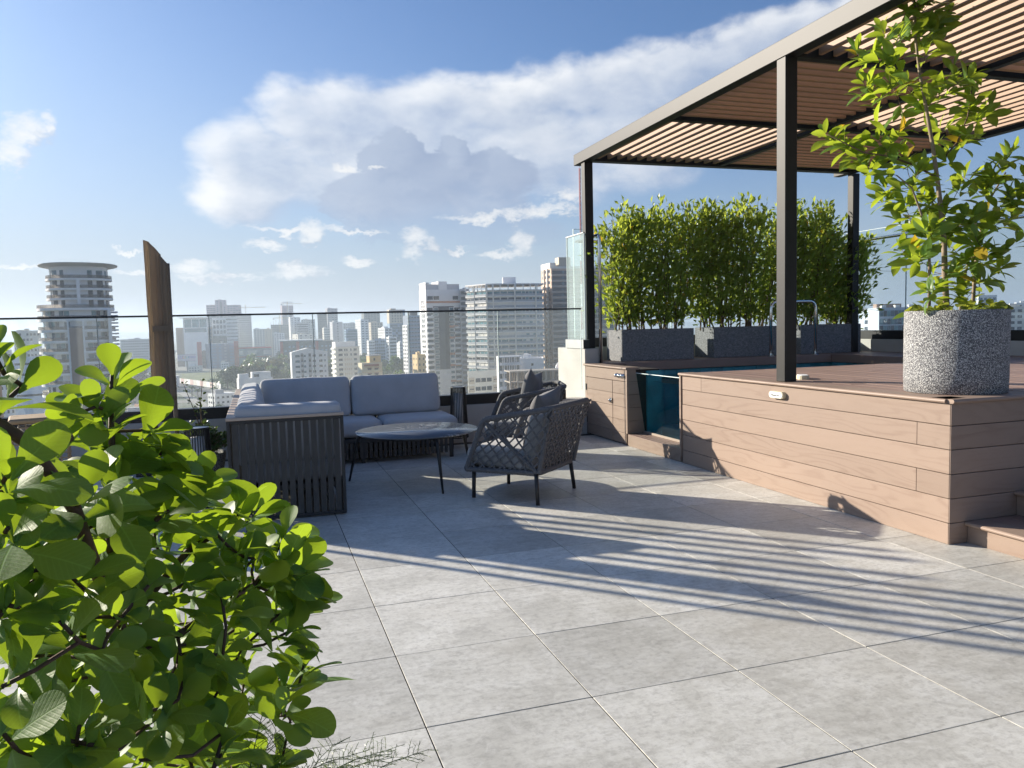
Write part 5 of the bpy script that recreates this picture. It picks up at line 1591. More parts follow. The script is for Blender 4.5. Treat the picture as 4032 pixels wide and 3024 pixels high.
gm = m_ground()
g_ = MB()
nn = 48
g_.add([(0, 0, GZ)] + [(9000 * math.cos(2 * math.pi * k / nn), 9000 * math.sin(2 * math.pi * k / nn), GZ) for k in range(nn)], [(0, 1 + k, 1 + (k + 1) % nn) for k in range(nn)])
tag(g_.build('ground', gm), kind='structure')
hl = MB()
rh = random.Random(5)
for ring, (rad, hh) in enumerate(((7600, 1.0), (8300, 1.5))):
    m_ = 90
    vs = []
    for k in range(m_ + 1):
        a = R(20 + 115 * k / m_)
        left = max(0, (k / m_ - .45)) * 2
        h = (14 + 70 * left * (.5 + .5 * mnoise.noise(Vector((k * .13, ring * 4.2, 0)))) + 14 * mnoise.noise(Vector((k * .4, ring, 3)))) * hh
        vs += [(rad * math.cos(a), rad * math.sin(a), GZ - 2), (rad * math.cos(a), rad * math.sin(a), max(GZ + 20, h - 28)), ((rad + 600) * math.cos(a), (rad + 600) * math.sin(a), GZ - 2)]
    fs = []
    for k in range(m_):
        a = k * 3
        fs += [(a, a + 3, a + 4, a + 1), (a + 1, a + 4, a + 5, a + 2)]
    hl.add(vs, fs)
tag(hl.build('hills', cm('hill_green', (.06, .085, .05)), None, True), kind='structure')

# lawn, road, kerb
def strip(name, mat, pts, w, z):
    pts = [Vector((p[0], p[1], 0)) for p in pts]
    vs, fs = [], []
    for i, p in enumerate(pts):
        d = (pts[min(i + 1, len(pts) - 1)] - pts[max(i - 1, 0)]).normalized()
        nv = Vector((-d.y, d.x, 0)) * w / 2
        vs += [p + nv + Vector((0, 0, z)), p - nv + Vector((0, 0, z))]
    for i in range(len(pts) - 1):
        fs.append((2 * i, 2 * i + 1, 2 * i + 3, 2 * i + 2))
    return tag(MB().add(vs, fs).build(name, mat), kind='structure')
RP = [(-2, 380), (-9, 450), (-22, 540), (-40, 640), (-66, 740), (-110, 830), (-190, 930)]
strip('road', cm('asphalt', (.085, .085, .09)), RP, 20, GZ + .12)
strip('pavement', cm('pavement_grey', (.34, .32, .29)), [(p[0] + 15, p[1] + 3) for p in RP], 7, GZ + .2)
strip('pavement', C_['pavement_grey'], [(p[0] - 15, p[1] - 3) for p in RP], 7, GZ + .2)
lw = MB().add([(-70, 790, GZ + .3), (10, 775, GZ + .3), (40, 960, GZ + .3), (-85, 965, GZ + .3)], [(0, 1, 2, 3)]).build('lawn', simple('rough_grass', (.13, .15, .04), .95, 0, .4, .06))
tag(lw, kind='structure')
fw_ = empty('advert_hoarding', (-52, 745, GZ), 0, 'long pale hoarding curving along the road beside the lawn', 'fence')
for k in range(16):
    a, b_ = Vector((-30 - k * 3.2, 660 + k * 10 - .1 * k * k, 0)), Vector((-30 - (k + 1) * 3.2, 660 + (k + 1) * 10 - .1 * (k + 1) ** 2, 0))
    MB().bar(a + Vector((52, -745, 3)), b_ + Vector((52, -745, 3)), .3, 4.5).build('panel', (WHITE, OFFW, cm('panel_pink', (.62, .42, .38)))[k % 3], fw_)


# ------------------------------------------------------------------ buildings
def grid(root, name, mat, ax, a0, a1, off, z0, z1, nx, nz, fw, fh, single, th=.12, jit=0.0, skip=0.0, seed=0, zshift=0.0):
    """window-like pieces on one face. ax 'f' front (y=off, looks to -y), 's' side (x=off, looks to -x)"""
    dx, dz = (a1 - a0) / nx, (z1 - z0) / nz
    w, h = dx * fw / 2, dz * fh / 2
    r = random.Random(seed)
    bx = (lambda m, c, z: m.box(c - w, c + w, off - th, off + .02, z - h, z + h)) if ax == 'f' else (lambda m, c, z: m.box(off - th, off + .02, c - w, c + w, z - h, z + h))
    pos = [(a0 + (i + .5) * dx, z0 + (j + .5 + zshift) * dz) for j in range(nz) for i in range(nx) if r.random() >= skip]
    if single:
        me = bx(MB(), 0, 0).mesh(name, mat)
        for (c, z) in pos:
            link(name, me, root, (c, 0, z) if ax == 'f' else (0, c, z))
    else:
        mb = MB()
        for (c, z) in pos: bx(mb, c, z)
        if mb.v:
            o = mb.build(name, mat, root)
            o['kind'] = 'stuff'


def base(b, label, wall, cat='building', top=True):
    key, x, y, ang, w, d, z0, zt = b
    t = empty({'crane_tower': 'unfinished_tower'}.get(key, 'building'), (x, y, z0), R(ang), label, cat)
    h = zt - z0
    MB().box(0, w, 0, d, 0, h).build('wall', wall, t)
    return t, w, d, h


def roof_bits(t, w, d, h, mat, seed=0, tall=2.5):
    r = random.Random(seed)
    pm = MB()
    for (a, b_, c, e) in ((0, w, 0, .3), (0, w, d - .3, d), (0, .3, .3, d - .3), (w - .3, w, .3, d - .3)):
        pm.box(a, b_, c, e, h, h + .8)
    pm.build('parapet', mat, t)
    for k in range(2):
        a, c = r.uniform(.1, .5) * w, r.uniform(.2, .5) * d
        MB().box(a, a + w * r.uniform(.15, .35), c, c + d * .3, h + .01, h + tall * r.uniform(.5, 1)).build('roof_box', mat, t)


def tower(b, label, wall, win, fl_h=3.2, nx=6, fw=.6, fh=.5, side=3, band=None, single=False, slab=0.0, seed=0, z_lo=0.0, sidewall=None):
    t, w, d, h = base(b, label, wall)
    if h - z_lo > 4 * fl_h: z_lo = max(z_lo, h - 26 * fl_h)
    nz = max(1, int((h - z_lo) / fl_h))
    grid(t, 'window', win, 'f', w * .03, w * .97, 0, h - nz * fl_h, h, nx, nz, fw, fh, single, seed=seed, skip=.04)
    if side:
        if sidewall:
            MB().box(-.06, 0, 0, d, 0, h + .02).build('side_wall', sidewall, t)
        grid(t, 'window', win, 's', d * .05, d * .95, -.06 if sidewall else 0, h - nz * fl_h, h, side, nz, fw * .7, fh * .8, False, seed=seed + 1, skip=.1)
    if slab:
        for j in range(nz):
            z = h - j * fl_h
            MB().box(-.15, w + .15, -slab, .0, z - .55, z - .1).build('balcony_slab', band or WHITE, t)
    roof_bits(t, w, d, h, wall, seed)
    return t, w, d, h


BD = {b[0]: b for b in DATA['B']}
tw = {}
# far and middle skyline
spec = [
 ('twin_left', 'pale violet-grey office tower, left part of the tallest distant cluster', PINK, WINB, 3.8, 4, .85, .35, 0),
 ('twin_mid', 'pinkish stepped tower crowning the tallest distant cluster', PINK, WINB, 3.8, 3, .3, .6, 0),
 ('twin_right', 'violet-grey tower right of the pinkish stepped one', PINK, WINB, 3.8, 5, .7, .35, 0),
 ('hotel', 'blue-grey slab tower with rows of small square windows below the yellow crane', LGREY, WIN, 3.4, 7, .42, .5, 0),
 ('mid_a', 'small pale twin block right of the blue-grey slab tower', OFFW, WIN, 3.4, 4, .6, .4, 0),
 ('mid_b', 'plain beige block beside the raw concrete frame', BEIGE, WIN, 3.4, 2, .2, .3, 0),
 ('mid_c', 'low white block in front of the raw concrete frame', WHITE, WIN, 3.2, 4, .4, .4, 0),
 ('white_slab', 'white tower attached to the dark striped office block', WHITE, WIN, 3.4, 3, .4, .3, 2),
 ('dark_stripe', 'office block striped with long dark window bands', LGREY, WIN, 3.6, 1, .96, .55, 0),
 ('beige_far', 'hazy beige block behind the striped office', OFFW, WIN, 3.4, 6, .5, .4, 0),
 ('low_a', 'low white block in front of the striped office', OFFW, WIN, 3.4, 3, .35, .4, 2),
 ('dark_glass', 'dark charcoal glass tower in the middle of the skyline', DGREY, WIN, 3.8, 5, .92, .8, 0),
 ('tall_grey', 'tall grey tower beside the dark charcoal one', GREY, WINB, 3.8, 3, .7, .35, 2),
 ('pale_fin', 'pale grey windowless slab with a slanted top edge', LGREY, WIN, 3.6, 1, .12, .4, 3),
 ('low_b', 'cream apartment block at the foot of the dark tower', OFFW, WIN, 3.2, 3, .5, .45, 2),
 ('mid_d', 'hazy grey block behind the small blue glass one', LGREY, WIN, 3.4, 6, .5, .4, 0),
 ('blue_small', 'small blue glass block right of the windowless slab', BLUE, WINB, 3.4, 6, .9, .75, 2),
 ('white_mid', 'slim white tower with two columns of small windows', WHITE, WIN, 3.3, 2, .55, .3, 5),
 ('dark_top', 'dark grey-green tower rising behind the slim white one', cm('city_green_grey', (.19, .21, .21)), WIN, 3.6, 5, .4, .4, 2),
 ('beige_mid', 'beige block with a cylinder-roofed top right of the slim white tower', BEIGE, WIN, 3.3, 4, .5, .4, 3),
 ('white_lit', 'white stepped block with sunlit balconies', WHITE, WIN, 3.3, 2, .7, .4, 6),
 ('white_low', 'white office with two wide dark windows near its top', WHITE, WIN, 3.6, 1, .8, .5, 3),
 ('glass_low', 'low blue-white block behind the trees in mid distance', BLUE, WIN, 3.4, 5, .6, .5, 0),
 ('low_c', 'small white house block on the left of the low blue one', WHITE, WIN, 3.2, 3, .5, .4, 2),
 ('low_d', 'small white block next to the striped blue tower', WHITE, WIN, 3.2, 3, .4, .4, 3),
 ('left_far', 'long hazy low block on the horizon right of the round tower', LGREY, WIN, 3.2, 14, .5, .4, 0),
 ('left_block', 'hazy terraced apartment block left of the round tower', OFFW, WIN, 3.1, 7, .6, .45, 0),
 ('left_white', 'white apartment block at the far left behind the glass', WHITE, WIN, 3.1, 3, .4, .4, 5),
 ('left_store', 'low blue and white store building left of the round tower', cm('city_pale_blue', (.45, .55, .68)), WIN, 4.5, 1, .95, .2, 3),
 ('house_r2', 'cream house block with dark balconies at the far right edge', OFFW, WIN, 3.1, 4, .6, .5, 3),
 ('house_r3', 'white roofs at the far right on the horizon', WHITE, WIN, 3.1, 4, .5, .4, 3),
 ('house_r1', 'white house with a glazed roof room seen over the round planter', WHITE, WINB, 3.2, 4, .6, .5, 2),
 ('white_box', 'white rooftop block in front of the rounded apartment tower', WHITE, WIN, 3.2, 3, .3, .3, 0),
 ('white_wing', 'recessed grey wing beside the white and charcoal tower', LGREY, WIN, 2.93, 1, .85, .55, 0),
 ('salmon', 'salmon and cream house with a tiled eave beside the wall stub', cm('city_salmon', (.60, .32, .25)), OFFW, 3.2, 2, .5, .4, 0),
]
for i, s in enumerate(spec):
    key, lb, wall, win, fh_, nx, a, b_, side = s
    t, w, d, h = tower(BD[key], lb, wall, win, fh_, nx, a, b_, side, seed=i)
    tw[key] = (t, w, d, h)
t, w, d, h = tw['twin_mid']
MB().box(w * .42, w * .58, -.4, 0, h * .3, h - 3).build('window_strip', WIN, t)
t, w, d, h = tw['white_wing']
for j in range(20):
    MB().box(0, w + .4, -.9, 0, h - j * 2.93 - .6, h - j * 2.93 - .15).build('balcony_slab', LGREY, t)
t, w, d, h = tw['salmon']
MB().add([(-.8, -1, h), (w + .8, -1, h), (w + .8, d, h), (-.8, d, h), (0, d / 2, h + 1.4), (w, d / 2, h + 1.4)], [(0, 1, 5, 4), (2, 3, 4, 5), (1, 2, 5), (3, 0, 4), (3, 2, 1, 0)]).build('roof', LGREY, t)

# office quarter on the left
t, w, d, h = base(BD['hq_low'], 'broad brown-glazed office base under the glass box', BROWN)
grid(t, 'window', WIN, 'f', w * .25, w * .98, 0, h - 30, h - 2, 9, 6, .8, .7, False, seed=1)
for j in range(2):
    MB().box(w * .27, w * .8, -.5, -.1, h - 9 - j * 6, h - 8 - j * 6).build('sunshade', WHITE, t)
t, w, d, h = base(BD['hq_glass'], 'white-framed glass box with an overhanging roof on the brown office', WHITE)
for k in range(3):
    MB().box(w * (.06 + .31 * k), w * (.33 + .31 * k), -.3, 0, h - 13, h - 2).build('window', WINT, t)
MB().box(w * .06, w * .95, -.25, 0, h - 19.5, h - 14.5).build('window', WINB, t)
MB().box(-4.5, w + 2, -4, d, h + .01, h + .9).build('roof', WHITE, t)
t, w, d, h = base(BD['grey_blue'], 'slate-blue office block with pale glazed stripes and red corner fins', SLATE)
for (a, b_) in ((.17, .33), (.40, .49), (.57, .65), (.74, .92)):
    for j in range(8):
        MB().box(w * a, w * b_, -.3, 0, h - 3.2 - j * 4.0, h - .6 - j * 4.0).build('window', (WINT, BLUE, LGREY)[(j * 3 + int(a * 10)) % 3], t)
MB().lathe([(0, -.8), (1.6, -.5), (2.2, .4), (2.3, .5)], 16).build('satellite_dish', WHITE, t, True, (w * .52, 3, h + 2.2))
for key, lb in (('red_fin', 'tall red fin wall at the right edge of the slate-blue block'), ('red_fin2', 'tall red fin wall at the left edge of the slate-blue block')):
    t, w, d, h = base(BD[key], lb, RED, 'wall')
t, w, d, h = tower(BD['dark_link'], 'dark glazed link building between red fin and slate-blue block', DGREY, WIN, 4, 2, .8, .7, 0)
t, w, d, h = base(BD['white_office'], 'curved white office with rows of dark windows and fins', WHITE)
grid(t, 'window', WIN, 'f', w * .02, w * .55, 0, h - 24, h - 2, 4, 3, .7, .65, False, seed=2)
for j in range(7):
    MB().box(w * .56, w, -2.0, 0, h - 1.5 - j * 5, h - .2 - j * 5).build('floor_band', WHITE, t)
grid(t, 'window', WIN, 'f', w * .57, w, 0, h - 34, h, 9, 7, .7, .6, False, seed=3)
MB().box(w * .0, w * .55, -.5, 0, 0, h - 26).build('window', WIN, t)
t, w, d, h = base(BD['mall'], 'low shopping mall with a red cornice band', GREY)
MB().box(-.5, w + .5, -.6, d, h + .01, h + 1.2).build('cornice', RED, t)
for (a, b_) in ((.02, .14), (.27, .54), (.75, .98)):
    MB().box(w * a, w * b_, -.3, 0, h - 8, h - 2.5).build('panel', OFFW, t)
MB().box(w * .28, w * .55, -.3, 0, h - 20, h - 13).build('panel', BEIGE, t)
MB().box(0, w, -.6, 0, h - 11, h - 10).build('cornice', RED, t)
t, w, d, h = base(BD['mall2'], 'long shopping mall with a flat white canopy roof and red piers', DGREY)
MB().box(-2, w * .8, -3, d, h + .5, h + 1.8).build('roof', WHITE, t)
for a in (.0, .30, .66):
    MB().box(w * a, w * a + w * .055, -1, 0, h - 20, h - .2).build('pier', RED, t)
grid(t, 'window', BLUE, 'f', w * .06, w * .98, 0, h - 14, h - 4, 12, 2, .5, .4, False, skip=.4)

# unfinished towers and cranes
t, w, d, h = base(BD['concrete_frame'], 'raw concrete frame building with starter columns on its roof', CONC)
grid(t, 'opening', WIN, 'f', 0, w, 0, h - 56, h, 9, 16, .7, .6, False)
for k in range(7):
    MB().box(w * k / 7, w * k / 7 + .7, 2, 2.7, h, h + 5 + (k % 3) * 2).build('column', CONC, t)
t, w, d, h = base(BD['crane_tower'], 'tall unfinished tower with open top floors under a tower crane', cm('city_mauve', (.33, .27, .30)))
MB().box(w * .42, w * .62, -.5, 0, h - 60, h).build('lift_shaft', LGREY, t)
grid(t, 'window', WIN, 'f', w * .64, w * .98, 0, h - 70, h - 3, 3, 17, .8, .35, False)
for k in range(6):
    MB().box(w * k / 5.6, w * k / 5.6 + .8, 0, .8, h, h + 7).build('column', LGREY, t)
MB().box(0, w, 0, d, h + 7.01, h + 7.9).build('slab', LGREY, t)
YC = cm('crane_yellow', (.55, .42, .16))
for i, (a, b_, dd) in enumerate(DATA['CRANE']):
    s = dd / 1480
    t = empty('tower_crane', (a[0], a[1], b_[2] - 12), 0, ['yellow tower crane beside the blue-grey slab tower', 'tower crane standing over the raw concrete frame', 'small crane on top of the tall unfinished tower'][i], 'crane', 'tower cranes')
    H = a[2] - b_[2] + 12
    m_ = MB()
    for (dx, dy) in ((-.7, -.7), (.7, -.7), (.7, .7), (-.7, .7)):
        m_.bar((dx, dy, 0), (dx, dy, H), .35, .35)
    for k in range(int(H / 2)):
        m_.bar((-.7, -.7, k * 2), (.7, -.7, k * 2 + 2), .22, .22)
    m_.build('mast', YC, t)
    jl = (36, 22, 26)[i] * s
    m_ = MB()
    for z in (0, 1.4):
        m_.bar((-12 * s, 0, H - 4 + z), (jl, 0, H - 4 + z * (1 if z == 0 else .9)), .4, .4)
    for k in range(16):
        m_.bar((-10 * s + k * 2.6 * s, 0, H - 4), (-8.7 * s + k * 2.6 * s, 0, H - 2.7), .25, .25)
    m_.build('jib', YC, t)
    MB().bar((0, 0, H - 3), (0, 0, H + 3), .6, .6, (1, 0, 0)).build('apex', YC, t)
    MB().box(-12 * s, -9.5 * s, -.8, .8, H - 6.5, H - 4).build('counterweight', GREY, t)

# tower blocks in mid distance
t, w, d, h = base(BD['glass_beige'], 'blue mirrored tower with a sunlit beige crown', BLUE)
MB().box(-.3, w * .85, -.3, d, h - 16, h + .02).build('crown', BEIGE, t)
grid(t, 'window', WINB, 'f', 0, w, 0, h - 48, h - 17, 8, 10, .94, .85, False, seed=9, skip=.12)
grid(t, 'window', WIN, 'f', w * .1, w * .8, -.3, h - 15, h - 2, 4, 4, .4, .4, False, seed=9)
roof_bits(t, w, d, h, BEIGE, 4)
t, w, d, h = base(BD['stripe_blue'], 'blue-grey striped apartment tower with white sunlit side balconies', SLATE)
MB().box(-.8, 0, 0, d, 0, h - 8).build('side_wall', WHITE, t)
for j in range(17):
    MB().box(0, w, -.8, 0, h - 3.1 * j - 1.5, h - 3.1 * j - .5).build('floor_band', BLUE, t)
grid(t, 'window', WIN, 'f', 0, w, 0, h - 17 * 3.1, h, 5, 17, .5, .4, False, seed=5)
grid(t, 'window', WIN, 's', 0, d, -.8, h - 17 * 3.1, h - 8, 3, 14, .4, .5, False, seed=6)
MB().box(w * .2, w * .7, 1, 6, h + .01, h + 3).build('roof_box', DGREY, t)

# white apartment house with a gable
t, w, d, h = base(BD['white_apt'], 'white apartment house with a shallow gabled roof and blue windows', WHITE)
MB().add([(0, -.05, h - .02), (w, -.05, h - .02), (w * .45, -.05, h + 2.2), (0, d, h - .02), (w, d, h - .02), (w * .45, d, h + 2.2)], [(0, 1, 2), (5, 4, 3), (0, 2, 5, 3), (1, 4, 5, 2)]).build('gable', WHITE, t)
for (xc, ww, mt) in ((.16, .12, WINB), (.36, .06, WINB), (.62, .08, WIN), (.80, .09, WIN), (.92, .05, GREY)):
    for j in range(8):
        z = h - 2.2 - j * 2.95
        MB().box(w * (xc - ww / 2), w * (xc + ww / 2), -.12, .0, z - .55, z + .6).build('window', mt, t)
for xc in (.285, .50):
    MB().box(w * (xc - .035), w * (xc + .035), -.1, 0, 4, h - .6).build('balcony_recess', GREY, t)
    for j in range(8):
        z = h - 2.2 - j * 2.95
        MB().box(w * (xc - .036), w * (xc + .036), -.75, -.1, z - 1.2, z - .3).build('balcony', LGREY, t)
        MB().box(w * (xc - .03), w * (xc + .03), -.14, -.1, z - .3, z + .9).build('window', WIN, t)
t, w, d, h = base(BD['beige_apt'], 'beige apartment house with a stepped cream roof floor', OFFW)
MB().box(w * .02, w * .86, 1.0, d, h + .01, h + 3.0).build('roof_floor', WHITE, t)
for (xc, ww, mt) in ((.20, .16, WIN), (.385, .05, WIN), (.47, .05, WIN), (.55, .05, OFFW), (.64, .05, WIN), (.82, .13, WIN)):
    for j in range(8):
        z = h - 2.0 - j * 3.0
        MB().box(w * (xc - ww / 2), w * (xc + ww / 2), -.10, 0, z - .75, z + .65).build('window', mt if (j < 2 or ww > .1) else BEIGE, t)
for j in range(9):
    z = h - .3 - j * 3.0
    MB().box(-.2, w + .2, -.35, 0, z - .3, z).build('string_course', OFFW, t)
    for k in range(2):
        MB().box(-.9, 0, d * (.1 + .5 * k), d * (.45 + .5 * k), z - 1.4, z - .5).build('balcony', WHITE, t)
t, w, d, h = base(BD['yellow_house'], 'cream and ochre apartment house with a red tiled band and awnings', cm('city_cream', (.66, .57, .40)))
MB().box(w * .42, w * .98, 1.2, d, h + .01, h + 3.6).build('roof_room', YEL, t)
MB().box(w * .40, w, .9, d + .2, h + 3.62, h + 4.1).build('roof', LGREY, t)
MB().box(w * .1, w * .8, -1.0, -.02, h - 1.9, h - .8).build('tile_band', CITYG, t)
MB().box(w * .62, w * .7, 1.05, 1.2, h + 1, h + 2.4).build('window', WIN, t)
for j in range(5):
    for xc in (.36, .70):
        z = h - 3.4 - j * 2.9
        MB().box(w * (xc - .09), w * (xc + .09), -.1, 0, z - .5, z + .5).build('window', WIN, t)
        MB().add([(w * (xc - .11), -.0, z + .75), (w * (xc + .11), 0, z + .75), (w * (xc + .11), -.9, z + .3), (w * (xc - .11), -.9, z + .3)], [(0, 1, 2, 3)]).build('awning', CITYG, t)
    MB().box(-.02, w, -.12, 0, h - 6.1 - j * 2.9 + .9, h - 6.1 - j * 2.9 + 1.15).build('string_course', YEL, t)
    for k in range(2):
        MB().box(-.7, 0, d * (.1 + k * .45), d * (.4 + k * .45), h - 5.2 - j * 2.9, h - 4.2 - j * 2.9).build('balcony', OFFW, t)
t, w, d, h = tower(BD['yellow_apt'], 'yellow apartment house at the foot of the white and charcoal tower', YEL, WIN, 3.1, 2, .3, .4, 3, seed=3)

# white and charcoal tower
t, w, d, h = base(BD['white_dark'], 'white apartment tower with a charcoal centre panel and terracotta bands', WHITE)
F_ = 2.93
MB().box(w * .36, w * .655, -.10, 0, h * .34, h - 9.2).build('charcoal_panel', DGREY, t)
MB().box(w * .20, w * .36, -.06, 0, h * .34, h - 9.2).build('charcoal_panel', DGREY, t)
MB().box(w * .655, w * .80, -.06, 0, h - 27, h - 9.2).build('charcoal_panel', DGREY, t)
MB().box(w * .01, w * .37, .4, d, h + .01, h + 2.9).build('roof_screen', LGREY, t)
MB().box(w * .37, w * .62, .0, d, h + .01, h + 4.4).build('roof_screen', WHITE, t)
MB().box(w * .62, w * .99, .4, d, h + .01, h + 3.0).build('roof_screen', LGREY, t)
MB().box(0, w, -.14, 0, h - 7.4, h - 6.4).build('terracotta_band', ORANGE, t)
for z in (20.2, 26.4, 35.4, 41.8, 50.6):
    MB().box(w * .66, w + .1, -.16, 0, h - z - .9, h - z + .3).build('terracotta_band', ORANGE, t)
wm = MB().box(-w * .055, w * .055, -.14, 0, -.75, .75).mesh('window', WINB)
wf = MB().box(-w * .065, w * .065, -.10, 0, -.95, .95).mesh('window', WHITE)
bs_ = MB().box(-w * .095, w * .095, -1.3, 0, -.5, .35).mesh('balcony', WHITE)
bw = MB().box(-w * .08, w * .08, -.10, 0, -.7, .8).mesh('window', WIN)
for j in range(18):
    z = h - 10.8 - j * F_
    if z < 4: break
    for xc in (.28, .73):
        o = link('window_frame', wf, t, (w * xc, 0, z))
        link('pane', wm, o, (0, 0, 0))
    for xc in (.105, .90):
        link('window', bw, t, (w * xc, 0, z))
        if (j * 5 + int(xc * 10)) % 3 == 0: MB().box(w * xc + .6, w * xc + 1.4, -.5, -.1, z - .7, z - .1).build('air_conditioner', WHITE, t)
        link('balcony', bs_, t, (w * xc, 0, z - 1.35))
for xc in (.12, .3, .86):
    MB().box(w * (xc - .08), w * (xc + .08), -.1, 0, h - 5.6, h - 3.6).build('window', WIN, t)
grid(t, 'window', WIN, 's', d * .18, d * .78, 0, h - 55, h - 5, 3, 18, .42, .5, True, seed=2)
roof_bits(t, w * .1, d, h + 3, WHITE, 3, 1.2)
for k in range(34):
    j, q_ = k % 17, k // 17
    MB().box(-.45, -.05, d * (.3 + .3 * q_), d * (.3 + .3 * q_) + .8, h - 8 - j * 2.93, h - 7.3 - j * 2.93).build('air_conditioner', LGREY, t)

# polygon-plan towers: core, slabs, railings, windows
def poly_tower(name, loc, rz, label, pts, z0, h, fh, core, slabm, win, over=.9, slab_h=.45, rail=True, nwin=3, n_from=0, zmax=None, wf_=(.72, .55), single=True, railm=None, faces=None):
    t = empty(name, loc, rz, label, 'building')
    cx = sum(p[0] for p in pts) / len(pts)
    cy = sum(p[1] for p in pts) / len(pts)
    MB().prism(pts, 0, h).build('wall', core, t)
    out = []
    for p in pts:
        d = Vector((p[0] - cx, p[1] - cy))
        out.append((p[0] + d.x / d.length * over, p[1] + d.y / d.length * over))
    nf = int((h - z0) / fh)
    sm = MB().prism(out, 0, slab_h).mesh('floor_slab', slabm)
    rm = None
    if rail:
        mb = MB()
        k = len(out)
        for i in range(k):
            a, b_ = Vector((*out[i], 0)), Vector((*out[(i + 1) % k], 0))
            mb.bar(a * .995 + Vector((0, 0, slab_h + .5)), b_ * .995 + Vector((0, 0, slab_h + .5)), .06, 1.0)
        rm = mb.mesh('railing', railm or RAIL)
    for j in range(nf + 1):
        z = h - j * fh
        o = link('floor_slab', sm, t, (0, 0, z))
        if rm and j > 0: link('railing', rm, o, (0, 0, 0))
    for i in range(len(pts)):
        if faces is not None and i not in faces: continue
        a, b_ = Vector((*pts[i], 0)), Vector((*pts[(i + 1) % len(pts)], 0))
        L = (b_ - a).length
        n = max(1, round(L / nwin))
        d = (b_ - a) / n
        nv = Vector((d.y, -d.x, 0)).normalized()
        wms = [MB().obox((0, 0, 0), d * wf_[0] / 2, nv * .06, (0, 0, fh * wf_[1] / 2)).mesh('window', mm_) for mm_ in (win, win, WIN, WINB, OFFW)]
        for j in range(nf):
            for k in range(n):
                c = a + d * (k + .5) + nv * .06
                link('window', wms[(j * 7 + k * 3 + i * 5 + (j * k) % 4) % 5], t, (c.x, c.y, h - j * fh - fh * .52))
    return t, out, nf


b = BD['round']
w, d, h = b[4], b[5], b[7] - b[6]
curve = [(0, 3.0), (w * .12, .6), (w * .30, -1.2), (w * .32, -2.6)]
n_ = 7
front = [(w * (.34 + .66 * k / n_), -3.2 + 7.5 * (k / n_) ** 2.2) for k in range(n_ + 1)]
pts = [(0, 11.0), (w * .05, 8.4), (w * .10, 6.0), (w * .16, 3.0), (w * .21, .6), (w * .26, -1.9)] + front + [(w + .5, d), (2, d)]
t, out, nf = poly_tower('building', (b[1], b[2], b[6]), R(b[3]), 'tall rounded white apartment tower with teal-glazed balconies', pts, 6, h - 4, 3.05, OFFW, WHITE, WINT, .8, .4, True, 2.6, wf_=(.82, .62), faces=range(0, 13))
for p in out[:13]:
    MB().box(p[0] - .22, p[0] + .22, p[1] - .22, p[1] + .22, h - 4, h - 1).build('crown_post', WHITE, t)
MB().prism([(q[0] * 1.0, q[1]) for q in out], h - 1, h - .5).build('crown_ring', WHITE, t)
MB().box(w * .48, w * .65, 5, 12, h - .4, h + 3).build('roof_box', WHITE, t)
for k in (.13, .30, .34, .62, .9):
    i = min(range(len(pts) - 2), key=lambda q: abs(pts[q][0] - w * k))
    MB().box(pts[i][0] - .35, pts[i][0] + .35, pts[i][1] - 1.0, pts[i][1], 2, h - 1.2).build('pier', OFFW, t)

t, w, d, h = base(BD['podium'], 'cream parking podium with long openings at the foot of the rounded tower', OFFW)
for j in range(5):
    z = h - 4.2 - j * 3.6
    for k in range(3):
        MB().box(w * (.23 + .18 * k), w * (.38 + .18 * k), -.12, 0, z - .8, z + .9).build('opening', WIN, t)
    for (a, b_) in ((.02, .19), (.78, .98)):
        MB().box(w * a, w * b_, -.2, 0, z - 1.3, z + 1.4).build('screen_panel', BEIGE, t)
        for k in range(3):
            MB().lathe([(.28, 0), (.28, .1), (0, .1)], 10).build('porthole', WIN, t, False, (w * (a + (b_ - a) * (.25 + .25 * k)), -.2, z), (R(90), 0, 0))
t, w, d, h = base(BD['grid_white'], 'white gridded building with open balconies right of the parking podium', WHITE)
for k in range(5):
    MB().box(w * k / 4.4 - .15, w * k / 4.4 + .15, -1.6, -1.3, 0, h).build('column', WHITE, t)
for j in range(8):
    MB().box(-.3, w + .5, -1.7, 0, h - j * 3.1 - .5, h - j * 3.1 - .1).build('balcony_slab', WHITE, t)
grid(t, 'window', WINB, 'f', 0, w, 0, h - 8 * 3.1, h, 5, 8, .7, .6, True)
# open concrete frame in front
key, x, y, ang, w, d, z0, zt = BD['frame']
h = zt - z0
t = empty('unfinished_building', (x, y, z0), R(ang), 'unfinished concrete frame with props right below the brown tower', 'building')
for j in range(9):
    MB().box(0, w, 0, 9, h - j * 3.4 - .35, h - j * 3.4).build('floor_slab', CONC, t)
    for k in range(8):
        MB().box(w * k / 7.2, w * k / 7.2 + .45, .2, .65, h - (j + 1) * 3.4, h - j * 3.4 - .36).build('column', CONC, t)
    pm = MB()
    rp = random.Random(j)
    for k in range(22):
        a = rp.uniform(0, w)
        pm.bar((a, rp.uniform(.3, 3), h - (j + 1) * 3.4), (a + rp.uniform(-.3, .3), rp.uniform(.3, 3), h - j * 3.4 - .36), .10, .10, (1, 0, 0))
    o = pm.build('prop', BROWN, t)
    o['kind'] = 'stuff'
MB().box(0, w, 5, 5.2, 0, h - .4).build('back_wall', DGREY, t)

